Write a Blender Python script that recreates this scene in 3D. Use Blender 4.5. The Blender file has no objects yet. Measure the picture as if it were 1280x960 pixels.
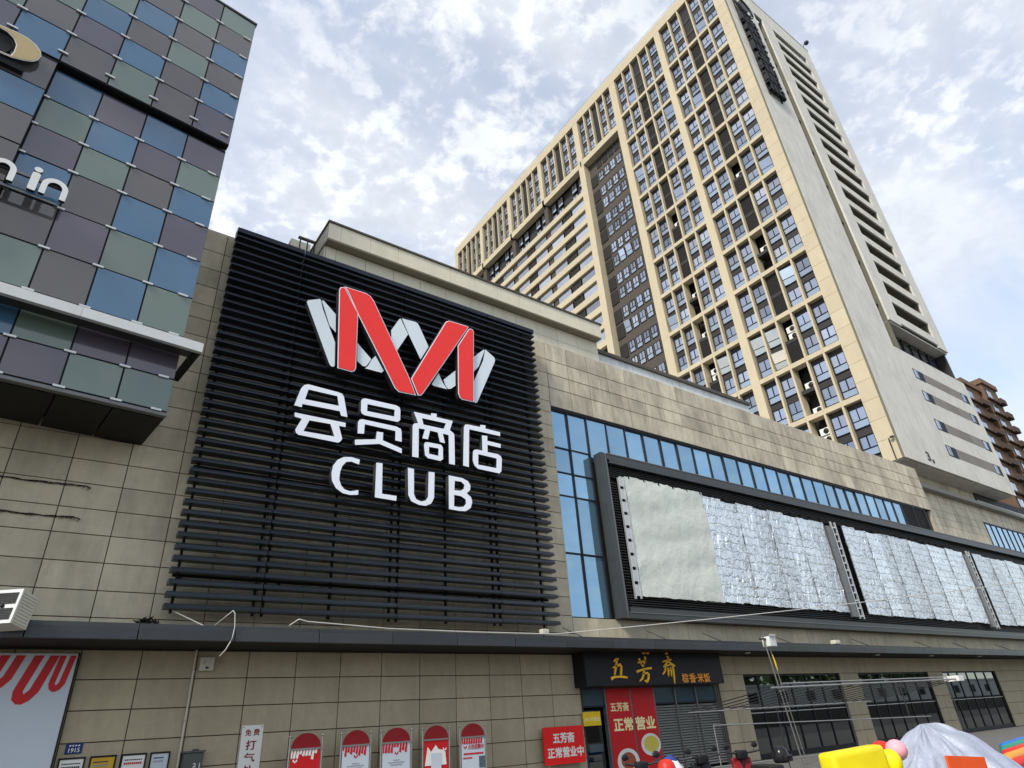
import bpy, bmesh, math, random
from mathutils import Vector, Matrix
random.seed(7)
S = bpy.context.scene
COL = S.collection
R = math.radians

# ---------------------------------------------------------------- camera
cam = bpy.data.cameras.new('camera')
cam.sensor_width = 36.0
cam.lens = 22.16
cam.clip_start = 0.05
cam.clip_end = 6000
cob = bpy.data.objects.new('camera', cam)
COL.objects.link(cob)
cob.matrix_world = Matrix(((0.81663547, -0.2342891, -0.52746102, 0.0),
                           (-0.57381335, -0.42776943, -0.69839212, 0.0),
                           (-0.06200604, 0.87299595, -0.48376991, 1.6),
                           (0, 0, 0, 1)))
S.camera = cob

# ---------------------------------------------------------------- sky, sun, exposure
SUN_DIR = Vector((-0.68, -0.24, 0.69)).normalized()      # towards the sun
sun_el = math.asin(SUN_DIR.z)
sun_az = math.atan2(SUN_DIR.x, SUN_DIR.y)
w = bpy.data.worlds.new('World')
S.world = w
w.use_nodes = True
nt = w.node_tree
nt.nodes.clear()
N = lambda t: nt.nodes.new(t)
L = lambda a, b: nt.links.new(a, b)


def mth(op, a, b=None, c=None, clamp=False):
    n = N('ShaderNodeMath'); n.operation = op; n.use_clamp = clamp
    for i, v in enumerate((a, b, c)):
        if v is None: continue
        if isinstance(v, (int, float)): n.inputs[i].default_value = v
        else: L(v, n.inputs[i])
    return n.outputs[0]


def sstep(v, lo, hi):
    n = N('ShaderNodeMapRange'); n.interpolation_type = 'SMOOTHSTEP'
    L(v, n.inputs[0]); n.inputs[1].default_value = lo; n.inputs[2].default_value = hi
    return n.outputs[0]


sky = N('ShaderNodeTexSky'); sky.sky_type = 'NISHITA'; sky.sun_disc = False
sky.sun_elevation = sun_el; sky.sun_rotation = sun_az
sky.air_density = 1.0; sky.dust_density = 0.4; sky.ozone_density = 2.5
bg1 = N('ShaderNodeBackground'); L(sky.outputs[0], bg1.inputs[0]); bg1.inputs[1].default_value = 0.15
tc = N('ShaderNodeTexCoord')
sp = N('ShaderNodeSeparateXYZ'); L(tc.outputs['Generated'], sp.inputs[0])
zz = mth('ADD', mth('MAXIMUM', sp.outputs[2], 0.0), 0.16)
cu = mth('DIVIDE', sp.outputs[0], zz); cv = mth('DIVIDE', sp.outputs[1], zz)
cx = N('ShaderNodeCombineXYZ'); L(cu, cx.inputs[0]); L(cv, cx.inputs[1])


def noise(scale, detail, rough, vec, dist=0.0):
    n = N('ShaderNodeTexNoise'); n.inputs['Scale'].default_value = scale
    n.inputs['Detail'].default_value = detail; n.inputs['Roughness'].default_value = rough
    n.inputs['Distortion'].default_value = dist
    L(vec, n.inputs['Vector']); return n.outputs[0]


mp = N('ShaderNodeMapping'); L(cx.outputs[0], mp.inputs[0])
mp.inputs['Location'].default_value = (0.4, 7.9, 0); mp.inputs['Rotation'].default_value = (0, 0, 0.5)
puff = noise(22.0, 5, 0.6, mp.outputs[0], 0.2)             # small altocumulus grains
clump = noise(7.0, 3, 0.5, mp.outputs[0], 0.3)              # grains gather into clumps
big = noise(0.85, 4, 0.5, mp.outputs[0])                    # where the fields of cloud lie
mp2 = N('ShaderNodeMapping'); L(cx.outputs[0], mp2.inputs[0])
mp2.inputs['Rotation'].default_value = (0, 0, -0.75); mp2.inputs['Scale'].default_value = (0.7, 2.4, 1)
cirr = noise(1.5, 5, 0.52, mp2.outputs[0], 0.4)             # wind-drawn veils
field = sstep(big, 0.36, 0.56)
grain = sstep(mth('ADD', mth('MULTIPLY', puff, 0.55), mth('MULTIPLY', clump, 0.45)), 0.39, 0.60)
veil = sstep(cirr, 0.28, 0.70)
pf = mth('MULTIPLY', grain, field)
cov = mth('MAXIMUM', pf, mth('MULTIPLY', veil, 0.72), clamp=True)
cov = mth('MULTIPLY_ADD', cov, 0.56, 0.42, clamp=True)
hz = sstep(sp.outputs[2], -0.02, 0.03)
cov = mth('MULTIPLY', cov, hz)
bright = mth('MULTIPLY_ADD', pf, 0.10, 0.50)
bg2 = N('ShaderNodeBackground'); bg2.inputs[0].default_value = (0.95, 0.975, 1.0, 1)
L(bright, bg2.inputs[1])
mx = N('ShaderNodeMixShader'); L(cov, mx.inputs[0]); L(bg1.outputs[0], mx.inputs[1]); L(bg2.outputs[0], mx.inputs[2])
ow = N('ShaderNodeOutputWorld'); L(mx.outputs[0], ow.inputs[0])

sl = bpy.data.lights.new('sun', 'SUN'); sl.energy = 2.2; sl.angle = R(12); sl.color = (1.0, 0.94, 0.84)
so = bpy.data.objects.new('sun', sl); COL.objects.link(so)
so.rotation_euler = SUN_DIR.to_track_quat('Z', 'Y').to_euler()
so.location = (-30, -20, 60)
S.view_settings.view_transform = 'Standard'; S.view_settings.look = 'None'
S.view_settings.gamma = 1.0; S.view_settings.use_curve_mapping = False
S.view_settings.exposure = 0.92

# ---------------------------------------------------------------- materials
MATS = {}


def M(name, col, rough=0.6, metal=0.0, var=0.10, scale=3.0, bump=0.0, bscale=60.0, bdist=0.02, rnd=0.0,
      streak=0.0, spec=0.22, fine=0.0, fscale=38.0, coat=0.0, emit=0.0, stain=None, stain_amt=0.0, stain_scale=0.6):
    m = bpy.data.materials.new(name); m.use_nodes = True
    t = m.node_tree; nn = t.nodes; ll = t.links
    p = nn['Principled BSDF']
    p.inputs['Roughness'].default_value = rough; p.inputs['Metallic'].default_value = metal
    p.inputs['Specular IOR Level'].default_value = spec
    p.inputs['Coat Weight'].default_value = coat
    p.inputs['Coat Roughness'].default_value = 0.06
    geo = nn.new('ShaderNodeNewGeometry')
    pos = geo.outputs['Position']

    def math_(op, a, b, c=None):
        n = nn.new('ShaderNodeMath'); n.operation = op
        for i, v in enumerate((a, b, c)):
            if v is None: continue
            if isinstance(v, (int, float)): n.inputs[i].default_value = v
            else: ll.new(v, n.inputs[i])
        return n.outputs[0]

    def noi(s, d, vec=pos, r=0.6):
        n = nn.new('ShaderNodeTexNoise'); n.inputs['Scale'].default_value = s
        n.inputs['Detail'].default_value = d; n.inputs['Roughness'].default_value = r
        ll.new(vec, n.inputs['Vector']); return n.outputs[0]
    f = math_('MULTIPLY_ADD', math_('SUBTRACT', noi(scale, 6), 0.5), 2.6 * var, 1.0)
    if fine:
        f = math_('MULTIPLY', f, math_('MULTIPLY_ADD', math_('SUBTRACT', noi(fscale, 3), 0.5), 3.0 * fine, 1.0))
    if rnd:
        oi = nn.new('ShaderNodeObjectInfo')
        f = math_('MULTIPLY', f, math_('MULTIPLY_ADD', oi.outputs['Random'], 2 * rnd, 1 - rnd))
    if streak:
        mpn = nn.new('ShaderNodeMapping'); mpn.inputs['Scale'].default_value = (1.3, 1.3, 0.25)
        ll.new(pos, mpn.inputs[0])
        s = noi(1.6, 6, mpn.outputs[0], 0.7)
        mr = nn.new('ShaderNodeMapRange'); ll.new(s, mr.inputs[0])
        mr.inputs[1].default_value = 0.42; mr.inputs[2].default_value = 0.68
        f = math_('MULTIPLY', f, math_('MULTIPLY_ADD', mr.outputs[0], -streak, 1.0))
    mixn = nn.new('ShaderNodeMix'); mixn.data_type = 'RGBA'; mixn.blend_type = 'MULTIPLY'
    mixn.inputs['Factor'].default_value = 1.0
    mixn.inputs['A'].default_value = (*col, 1)
    cmb = nn.new('ShaderNodeCombineColor')
    for i in range(3): ll.new(f, cmb.inputs[i])
    ll.new(cmb.outputs[0], mixn.inputs['B'])
    out = mixn.outputs['Result']
    if stain:
        st = nn.new('ShaderNodeMix'); st.data_type = 'RGBA'
        mr = nn.new('ShaderNodeMapRange'); ll.new(noi(stain_scale, 8, pos, 0.65), mr.inputs[0])
        mr.inputs[1].default_value = 0.48; mr.inputs[2].default_value = 0.72; mr.inputs[4].default_value = stain_amt
        ll.new(mr.outputs[0], st.inputs['Factor']); ll.new(out, st.inputs['A'])
        st.inputs['B'].default_value = (*stain, 1)
        out = st.outputs['Result']
    ll.new(out, p.inputs['Base Color'])
    if bump:
        b = nn.new('ShaderNodeBump'); b.inputs['Strength'].default_value = bump
        b.inputs['Distance'].default_value = bdist
        ll.new(noi(bscale, 4), b.inputs['Height']); ll.new(b.outputs[0], p.inputs['Normal'])
    if emit:
        ll.new(out, p.inputs['Emission Color']); p.inputs['Emission Strength'].default_value = emit
    MATS[name] = m
    return m


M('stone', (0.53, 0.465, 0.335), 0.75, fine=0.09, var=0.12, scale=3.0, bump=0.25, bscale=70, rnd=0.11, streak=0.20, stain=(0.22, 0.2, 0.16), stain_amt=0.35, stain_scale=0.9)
M('stone_lower', (0.42, 0.36, 0.245), 0.72, fine=0.08, var=0.09, scale=6.0, bump=0.25, bscale=80, rnd=0.09, streak=0.15, stain=(0.26, 0.22, 0.14), stain_amt=0.35, stain_scale=0.8)  # darker than the upper stone: canopy shade is put into the colour
M('stone_weathered', (0.58, 0.52, 0.40), 0.8, fine=0.06, var=0.12, scale=1.6, bump=0.2, bscale=60, rnd=0.15, streak=0.42, stain=(0.24, 0.215, 0.17), stain_amt=0.6, stain_scale=0.5)
M('backing', (0.055, 0.05, 0.042), 0.9, var=0.2)
M('cream', (0.70, 0.65, 0.505), 0.6, var=0.05, scale=0.8, rnd=0.03, streak=0.10)
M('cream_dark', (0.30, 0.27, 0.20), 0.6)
M('flash_white', (0.66, 0.67, 0.66), 0.5, var=0.06, streak=0.25)
M('coping', (0.09, 0.08, 0.065), 0.6)
M('slat', (0.024, 0.029, 0.039), 0.28, metal=0.4, var=0.16, scale=2.0, rnd=0.16, bump=0.04, bscale=5)
M('slat_frame', (0.008, 0.008, 0.009), 0.6)
M('fascia', (0.062, 0.066, 0.069), 0.38, metal=0.5, var=0.14, scale=1.4, rnd=0.10, bump=0.05, bscale=3)
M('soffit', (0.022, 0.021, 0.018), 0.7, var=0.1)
M('sign_white', (0.82, 0.85, 0.92), 0.3, var=0.02)
M('sign_side', (0.030, 0.032, 0.036), 0.5)
M('sign_red', (0.86, 0.045, 0.04), 0.45, var=0.05, scale=6)
M('sign_silver', (0.68, 0.75, 0.79), 0.32, var=0.03)
M('glass_blue', (0.27, 0.44, 0.58), 0.05, metal=0.82, var=0.08, scale=0.9, rnd=0.12, bump=0.05, bscale=0.8)
M('mullion', (0.022, 0.025, 0.03), 0.45, metal=0.4)
M('grille', (0.03, 0.028, 0.026), 0.6)
M('frame_metal', (0.075, 0.078, 0.078), 0.42, metal=0.55, var=0.12, scale=1.2, rnd=0.06)
M('frame_light', (0.17, 0.17, 0.165), 0.4, metal=0.55, var=0.1)
M('tarp', (0.60, 0.63, 0.57), 0.6, var=0.06, scale=1.0, bump=0.45, bscale=1.1, bdist=0.14)
M('p_blue', (0.052, 0.132, 0.232), 0.10, var=0.07, scale=0.5, bump=0.10, bscale=0.9, bdist=0.03, rnd=0.12, spec=0.6, coat=0.6)
M('p_green', (0.132, 0.18, 0.152), 0.10, var=0.07, scale=0.5, bump=0.10, bscale=0.9, bdist=0.03, rnd=0.10, spec=0.6, coat=0.6)
M('p_purple', (0.088, 0.074, 0.102), 0.10, var=0.07, scale=0.5, bump=0.10, bscale=0.9, bdist=0.03, rnd=0.10, spec=0.6, coat=0.6)
M('p_grey', (0.094, 0.084, 0.082), 0.10, var=0.07, scale=0.5, bump=0.10, bscale=0.9, bdist=0.03, rnd=0.10, spec=0.6, coat=0.6)
M('p_edge', (0.16, 0.17, 0.17), 0.3, coat=0.4)
M('clip', (0.62, 0.62, 0.60), 0.35, metal=0.5)
M('dark_side', (0.013, 0.013, 0.013), 0.6)
M('fin_white', (0.62, 0.62, 0.60), 0.4, metal=0.2, var=0.08, rnd=0.05)
M('letter_white', (0.76, 0.76, 0.74), 0.4)
M('gold', (0.46, 0.36, 0.19), 0.35, metal=0.35)
M('t_cream', (0.50, 0.43, 0.30), 0.72, var=0.06, scale=1.2, rnd=0.04, streak=0.07)
M('t_white', (0.66, 0.64, 0.58), 0.8, var=0.07, scale=0.6, streak=0.16, stain=(0.42, 0.41, 0.37), stain_amt=0.45, stain_scale=0.35)
M('t_dark', (0.022, 0.021, 0.020), 0.7, var=0.1, rnd=0.08)
M('t_spandrel', (0.036, 0.034, 0.033), 0.65, rnd=0.08)
M('t_brown', (0.075, 0.063, 0.052), 0.75, var=0.08, rnd=0.06)
M('t_cheek', (0.15, 0.145, 0.11), 0.8, var=0.1)  # cheeks and slabs coloured darker than the end wall to stand for recess shade
M('t_brownband', (0.22, 0.20, 0.178), 0.75, var=0.14, scale=0.8, rnd=0.12)
M('t_frame', (0.008, 0.011, 0.02), 0.5, spec=0.1)
M('t_glass', (0.40, 0.42, 0.47), 0.04, metal=0.85, var=0.12, scale=0.35, rnd=0.38)
M('t_sillglass', (0.36, 0.41, 0.47), 0.10, metal=0.6, var=0.06, rnd=0.15)
M('ac_white', (0.72, 0.72, 0.69), 0.45, var=0.05, rnd=0.1)
M('ac_dark', (0.02, 0.02, 0.02), 0.5)
M('b_brown', (0.17, 0.105, 0.07), 0.8, var=0.15, rnd=0.05)
M('b_dark', (0.075, 0.05, 0.038), 0.8, var=0.1)
M('wall_concrete', (0.30, 0.29, 0.26), 0.85, var=0.1)
M('asphalt', (0.075, 0.075, 0.075), 0.9, var=0.15, scale=2, bump=0.3)
M('paving', (0.13, 0.125, 0.118), 0.85, var=0.12, scale=1.5, bump=0.2)
M('poster_white', (0.52, 0.57, 0.62), 0.4, var=0.02)
M('poster_red', (0.52, 0.015, 0.018), 0.4, var=0.04)
M('poster_dkred', (0.22, 0.012, 0.016), 0.45, var=0.1)
M('print_dark', (0.05, 0.05, 0.055), 0.6)
M('print_grey', (0.35, 0.37, 0.4), 0.6)
M('paper', (0.74, 0.73, 0.68), 0.6, var=0.03)
M('plate_blue', (0.012, 0.03, 0.14), 0.4)
M('brass', (0.55, 0.33, 0.03), 0.4, metal=0.3, var=0.1)
M('steel', (0.36, 0.35, 0.33), 0.35, metal=0.8, var=0.1)
M('galv', (0.52, 0.53, 0.53), 0.4, metal=0.6, var=0.1)
M('dark_steel', (0.05, 0.05, 0.052), 0.45, metal=0.6)
M('elec_grey', (0.085, 0.085, 0.08), 0.5, var=0.1)
M('beige_plastic', (0.55, 0.52, 0.42), 0.5, var=0.1)
M('sign_black', (0.013, 0.013, 0.015), 0.45, var=0.1)
M('sign_gold', (0.95, 0.52, 0.035), 0.4, var=0.08)
M('sign_orange', (0.92, 0.36, 0.05), 0.4)
M('red_board', (0.74, 0.016, 0.014), 0.45, var=0.05)
M('pale_yellow', (0.90, 0.78, 0.40), 0.5)
M('yellow_sign', (0.75, 0.50, 0.015), 0.45)
M('noodle', (0.62, 0.50, 0.09), 0.6, var=0.45, scale=22)
M('food_red', (0.35, 0.08, 0.04), 0.6, var=0.6, scale=18)
M('dish', (0.70, 0.72, 0.66), 0.4)
M('transom', (0.060, 0.095, 0.115), 0.12, metal=0.3)
M('shutter', (0.36, 0.355, 0.33), 0.5, metal=0.3, var=0.12)
M('yellow_pvc', (0.74, 0.62, 0.012), 0.42, var=0.12, scale=3, bump=0.15, bscale=6)
M('pink_pvc', (0.78, 0.36, 0.42), 0.4)
M('red_pvc', (0.55, 0.03, 0.02), 0.4)
M('orange_pvc', (0.80, 0.10, 0.02), 0.45)
M('blue_pvc', (0.02, 0.14, 0.48), 0.4)
M('green_pvc', (0.03, 0.22, 0.16), 0.4)
M('amber_pvc', (0.62, 0.26, 0.05), 0.4)
M('silver_tarp', (0.34, 0.37, 0.45), 0.5, metal=0.15, var=0.08, bump=0.6, bscale=4, bdist=0.10)
M('rubber', (0.018, 0.018, 0.018), 0.7)
M('black_gloss', (0.015, 0.015, 0.017), 0.2)
M('cloth_blue', (0.03, 0.05, 0.22), 0.8)
M('cloth_white', (0.68, 0.66, 0.72), 0.8)
M('cable_grey', (0.50, 0.49, 0.46), 0.6)
M('cable_black', (0.015, 0.014, 0.013), 0.7)
M('nest', (0.012, 0.011, 0.01), 0.95)
M('room', (0.10, 0.095, 0.085), 0.9)
M('frost', (0.085, 0.115, 0.125), 0.25)
M('leaf', (0.055, 0.085, 0.03), 0.7, var=0.3, rnd=0.1)
M('bark', (0.09, 0.07, 0.05), 0.9)


def clear_glass():
    m = bpy.data.materials.new('shop_glass'); m.use_nodes = True
    t = m.node_tree; t.nodes.clear()
    tr = t.nodes.new('ShaderNodeBsdfTransparent'); tr.inputs[0].default_value = (0.22, 0.25, 0.25, 1)
    gl = t.nodes.new('ShaderNodeBsdfGlossy'); gl.inputs['Roughness'].default_value = 0.02
    gl.inputs[0].default_value = (0.9, 0.95, 0.95, 1)
    fr = t.nodes.new('ShaderNodeFresnel'); fr.inputs[0].default_value = 2.7
    mxs = t.nodes.new('ShaderNodeMixShader')
    t.links.new(fr.outputs[0], mxs.inputs[0]); t.links.new(tr.outputs[0], mxs.inputs[1]); t.links.new(gl.outputs[0], mxs.inputs[2])
    o = t.nodes.new('ShaderNodeOutputMaterial'); t.links.new(mxs.outputs[0], o.inputs[0])
    MATS['shop_glass'] = m


clear_glass()


def foil_mat():
    m = M('foil', (0.76, 0.80, 0.82), 0.30, metal=0.75, var=0.14, scale=1.6, rnd=0.14)
    t = m.node_tree; nn = t.nodes; ll = t.links; p = nn['Principled BSDF']
    geo = nn.new('ShaderNodeNewGeometry')
    sp_ = nn.new('ShaderNodeSeparateXYZ'); ll.new(geo.outputs['Position'], sp_.inputs[0])
    nz = nn.new('ShaderNodeTexNoise'); nz.inputs['Scale'].default_value = 3.2; nz.inputs['Detail'].default_value = 6
    ll.new(geo.outputs['Position'], nz.inputs['Vector'])
    def mm(op, x, y, z=None):
        n = nn.new('ShaderNodeMath'); n.operation = op
        for i, v in enumerate((x, y, z)):
            if v is None: continue
            if isinstance(v, (int, float)): n.inputs[i].default_value = v
            else: ll.new(v, n.inputs[i])
        return n.outputs[0]
    # horizontal creases about every 0.4 m, wandering with the noise
    zc = mm('ADD', mm('MULTIPLY', sp_.outputs[2], 2.6), mm('MULTIPLY', nz.outputs[0], 1.1))
    fr = mm('ABSOLUTE', mm('SUBTRACT', mm('FRACT', zc, 0.0), 0.5), 0.0)
    cre = nn.new('ShaderNodeMapRange'); ll.new(fr, cre.inputs[0]); cre.inputs[1].default_value = 0.0; cre.inputs[2].default_value = 0.16
    nz2 = nn.new('ShaderNodeTexNoise'); nz2.inputs['Scale'].default_value = 1.9; nz2.inputs['Detail'].default_value = 4; nz2.inputs['Roughness'].default_value = 0.55
    nz2.inputs['Distortion'].default_value = 0.8
    mpf = nn.new('ShaderNodeMapping'); mpf.inputs['Scale'].default_value = (1.9, 1.9, 0.75); ll.new(geo.outputs['Position'], mpf.inputs[0]); ll.new(mpf.outputs[0], nz2.inputs['Vector'])
    hgt = mm('ADD', mm('MULTIPLY', cre.outputs[0], 0.13), mm('MULTIPLY', nz2.outputs[0], 1.6))
    bp = nn.new('ShaderNodeBump'); bp.inputs['Strength'].default_value = 1.0; bp.inputs['Distance'].default_value = 0.14
    ll.new(hgt, bp.inputs['Height']); ll.new(bp.outputs[0], p.inputs['Normal'])


foil_mat()

# ---------------------------------------------------------------- helpers


def tag(o, label=None, cat=None, group=None, kind=None):
    if label: o['label'] = label
    if cat: o['category'] = cat
    if group: o['group'] = group
    if kind: o['kind'] = kind
    return o


def thing(name, loc, label, cat, group=None, rz=0.0):
    e = bpy.data.objects.new(name, None); COL.objects.link(e)
    e.empty_display_size = 0.2
    e.location = loc; e.rotation_euler = (0, 0, rz)
    return tag(e, label, cat, group)


def world_loc(parent):
    v = Vector((0, 0, 0))
    while parent is not None:
        v = v + parent.location; parent = parent.parent
    return v


def link(name, me, parent, loc):
    """loc is in world axes unless the root is turned (then local to the root)."""
    o = bpy.data.objects.new(name, me); COL.objects.link(o)
    if parent is not None:
        o.parent = parent
        root = parent
        chain = []
        while root is not None:
            chain.append(root); root = root.parent
        turned = abs(chain[-1].rotation_euler.z) > 1e-6
        off = Vector((0, 0, 0))
        for c in (chain[:-1] if turned else chain): off += c.location
        o.location = Vector(loc) - off
    else:
        o.location = loc
    return o


class MB:
    def __init__(self):
        self.v = []; self.f = []; self.mi = []; self.sm = []

    def add(self, vs, fs, mi=0, sm=False):
        b = len(self.v); self.v += [tuple(p) for p in vs]
        for f in fs:
            self.f.append([b + i for i in f]); self.mi.append(mi); self.sm.append(sm)
        return self

    def box(self, x0, x1, y0, y1, z0, z1, mi=0):
        vs = [(x0, y0, z0), (x1, y0, z0), (x1, y1, z0), (x0, y1, z0), (x0, y0, z1), (x1, y0, z1), (x1, y1, z1), (x0, y1, z1)]
        return self.add(vs, [(3, 2, 1, 0), (4, 5, 6, 7), (0, 1, 5, 4), (1, 2, 6, 5), (2, 3, 7, 6), (3, 0, 4, 7)], mi)

    def tube(self, pts, r, n=8, mi=0, sm=True):
        pts = [Vector(p) for p in pts]
        rings = []
        up = Vector((0, 0, 1))
        for i, p in enumerate(pts):
            d = (pts[min(i + 1, len(pts) - 1)] - pts[max(i - 1, 0)]).normalized()
            a = up if abs(d.dot(up)) < 0.95 else Vector((1, 0, 0))
            s = d.cross(a).normalized(); t = s.cross(d)
            rr = r[i] if isinstance(r, (list, tuple)) else r
            rings.append([p + (s * math.cos(2 * math.pi * k / n) + t * math.sin(2 * math.pi * k / n)) * rr for k in range(n)])
        vs = [q for g in rings for q in g]; fs = []
        for i in range(len(rings) - 1):
            for k in range(n):
                a, b = i * n + k, i * n + (k + 1) % n
                fs.append((a, b, b + n, a + n))
        self.add(vs, fs, mi, sm)
        self.add(rings[0], [tuple(range(n))[::-1]], mi); self.add(rings[-1], [tuple(range(n))], mi)
        return self

    def lathe(self, c, prof, n=16, mi=0, sx=1.0, sy=1.0):
        vs = []; fs = []
        for r, z in prof:
            for k in range(n):
                a = 2 * math.pi * k / n
                vs.append((c[0] + r * sx * math.cos(a), c[1] + r * sy * math.sin(a), c[2] + z))
        for i in range(len(prof) - 1):
            for k in range(n):
                a, b = i * n + k, i * n + (k + 1) % n
                fs.append((a, b, b + n, a + n))
        fs.append(tuple(range(n))[::-1]); m = (len(prof) - 1) * n; fs.append(tuple(range(m, m + n)))
        return self.add(vs, fs, mi, True)

    def ball(self, c, r, n=12, mi=0, s=(1, 1, 1)):
        prof = [(max(0.001, r * math.sin(math.pi * i / 8)), -r * s[2] * math.cos(math.pi * i / 8)) for i in range(9)]
        return self.lathe(c, prof, n, mi, s[0], s[1])

    def rot(self, rz=0.0, about=(0, 0, 0), rx=0.0, ry=0.0):
        m = Matrix.Translation(about) @ Matrix.Rotation(rz, 4, 'Z') @ Matrix.Rotation(ry, 4, 'Y') @ Matrix.Rotation(rx, 4, 'X') @ Matrix.Translation(-Vector(about))
        self.v = [tuple(m @ Vector(p)) for p in self.v]
        return self

    def build(self, name, mats, parent=None, bevel=0.0):
        if isinstance(mats, str): mats = [mats]
        xs = [p[0] for p in self.v]; ys = [p[1] for p in self.v]; zs = [p[2] for p in self.v]
        c = Vector(((min(xs) + max(xs)) / 2, (min(ys) + max(ys)) / 2, min(zs)))
        me = bpy.data.meshes.new(name)
        me.from_pydata([(p[0] - c.x, p[1] - c.y, p[2] - c.z) for p in self.v], [], self.f)
        for m in mats: me.materials.append(MATS[m])
        me.polygons.foreach_set('material_index', self.mi)
        me.polygons.foreach_set('use_smooth', self.sm)
        me.update()
        if bevel:
            bm = bmesh.new(); bm.from_mesh(me)
            bmesh.ops.remove_doubles(bm, verts=bm.verts, dist=1e-4)
            bmesh.ops.bevel(bm, geom=list(bm.edges), offset=bevel, segments=3, affect='EDGES', profile=0.6, clamp_overlap=True)
            for f in bm.faces: f.smooth = True
            bm.to_mesh(me); bm.free()
        return link(name, me, parent, c)


BOXES = {}


def bx(name, x0, x1, y0, y1, z0, z1, mat, parent=None, ch=0.0, face='-y'):
    """one box object, its mesh shared with every box of the same size; ch chamfers the outward face."""
    sx, sy, sz = round(x1 - x0, 3), round(y1 - y0, 3), round(z1 - z0, 3)
    key = (sx, sy, sz, mat, ch, face)
    me = BOXES.get(key)
    if me is None:
        hx, hy = sx / 2, sy / 2
        if not ch:
            b = MB().box(-hx, hx, -hy, hy, 0, sz)
        elif face == '-y':
            b = MB()
            vs = [(-hx, hy, 0), (hx, hy, 0), (hx, hy, sz), (-hx, hy, sz),
                  (-hx, -hy + ch, 0), (hx, -hy + ch, 0), (hx, -hy + ch, sz), (-hx, -hy + ch, sz),
                  (-hx + ch, -hy, ch), (hx - ch, -hy, ch), (hx - ch, -hy, sz - ch), (-hx + ch, -hy, sz - ch)]
            b.add(vs, [(1, 0, 3, 2), (0, 1, 5, 4), (1, 2, 6, 5), (2, 3, 7, 6), (3, 0, 4, 7),
                       (4, 5, 9, 8), (5, 6, 10, 9), (6, 7, 11, 10), (7, 4, 8, 11), (8, 9, 10, 11)])
        me = bpy.data.meshes.new(name)
        me.from_pydata(b.v, [], b.f); me.materials.append(MATS[mat]); me.update()
        BOXES[key] = me
    return link(name, me, parent, ((x0 + x1) / 2, (y0 + y1) / 2, z0))


def curve_mesh(loops=None, ext=0.05, bevel=0.0, text=None, offset=0.0):
    if text is None:
        cu_ = bpy.data.curves.new('tmp', 'CURVE'); cu_.dimensions = '2D'; cu_.fill_mode = 'BOTH'
        for lp in loops:
            s = cu_.splines.new('POLY'); s.points.add(len(lp) - 1)
            for p, q in zip(s.points, lp): p.co = (q[0], q[1], 0, 1)
            s.use_cyclic_u = True
    else:
        cu_ = bpy.data.curves.new('tmp', 'FONT'); cu_.body = text; cu_.size = 1.0; cu_.resolution_u = 3
    cu_.extrude = ext; cu_.bevel_depth = bevel; cu_.bevel_resolution = 0; cu_.offset = offset
    o = bpy.data.objects.new('tmp', cu_); COL.objects.link(o)
    dg = bpy.context.evaluated_depsgraph_get()
    me = bpy.data.meshes.new_from_object(o.evaluated_get(dg))
    bpy.data.objects.remove(o); bpy.data.curves.remove(cu_)
    return me


def upright(me, y, face_mat, side_mat=None, box=None, local_depth=None):
    """stand a flat XY mesh up so that it faces -Y at depth y (its front at y); optional fit to box (x0,x1,z0,z1)."""
    xs = [v.co.x for v in me.vertices]; zs = [v.co.y for v in me.vertices]; ds = [v.co.z for v in me.vertices]
    x0, x1, z0, z1, d1 = min(xs), max(xs), min(zs), max(zs), max(ds)
    if box:
        ax = (box[1] - box[0]) / (x1 - x0); az = (box[3] - box[2]) / (z1 - z0)
    for v in me.vertices:
        X, Z, D = v.co
        if box: X = box[0] + (X - x0) * ax; Z = box[2] + (Z - z0) * az
        v.co = (X, y + (d1 - D), Z)
    me.materials.clear(); me.materials.append(MATS[face_mat])
    me.update()
    if side_mat:
        me.materials.append(MATS[side_mat])
        for p in me.polygons: p.material_index = 0 if abs(p.normal.y) > 0.9 else 1
    else:
        for p in me.polygons: p.material_index = 0
    return me


def place(name, me, parent):
    xs = [v.co.x for v in me.vertices]; ys = [v.co.y for v in me.vertices]; zs = [v.co.z for v in me.vertices]
    c = Vector(((min(xs) + max(xs)) / 2, (min(ys) + max(ys)) / 2, min(zs)))
    for v in me.vertices: v.co -= c
    me.name = name; me.update()
    return link(name, me, parent, c)


def lettering(name, body, x0, x1, z0, z1, y, mat, parent, ext=0.004, offset=0.0, side=None):
    me = curve_mesh(text=body, ext=ext, offset=offset)
    return place(name, upright(me, y, mat, side, (x0, x1, z0, z1)), parent)


def plate(name, loops, y, mat, parent, ext=0.05, bevel=0.0, side=None):
    return place(name, upright(curve_mesh(loops, ext, bevel), y, mat, side), parent)


def disc_loop(cx_, cz_, rx_, rz_=None, n=28, a0=0.0, a1=360.0):
    rz_ = rz_ or rx_
    full = abs(a1 - a0) >= 360
    k = n if full else n + 1
    return [(cx_ + rx_ * math.cos(R(a0 + (a1 - a0) * i / n)), cz_ + rz_ * math.sin(R(a0 + (a1 - a0) * i / n))) for i in range(k)]

# ================================================================ SETTING
g = MB().box(-1500, 2500, -1500, 2500, -0.5, 0.0).build('ground', 'asphalt'); tag(g, kind='structure')
pv = MB().box(-60, 160, 2.0, 17.4, 0.0, 0.12).build('pavement', 'paving'); tag(pv, kind='structure')

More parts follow.
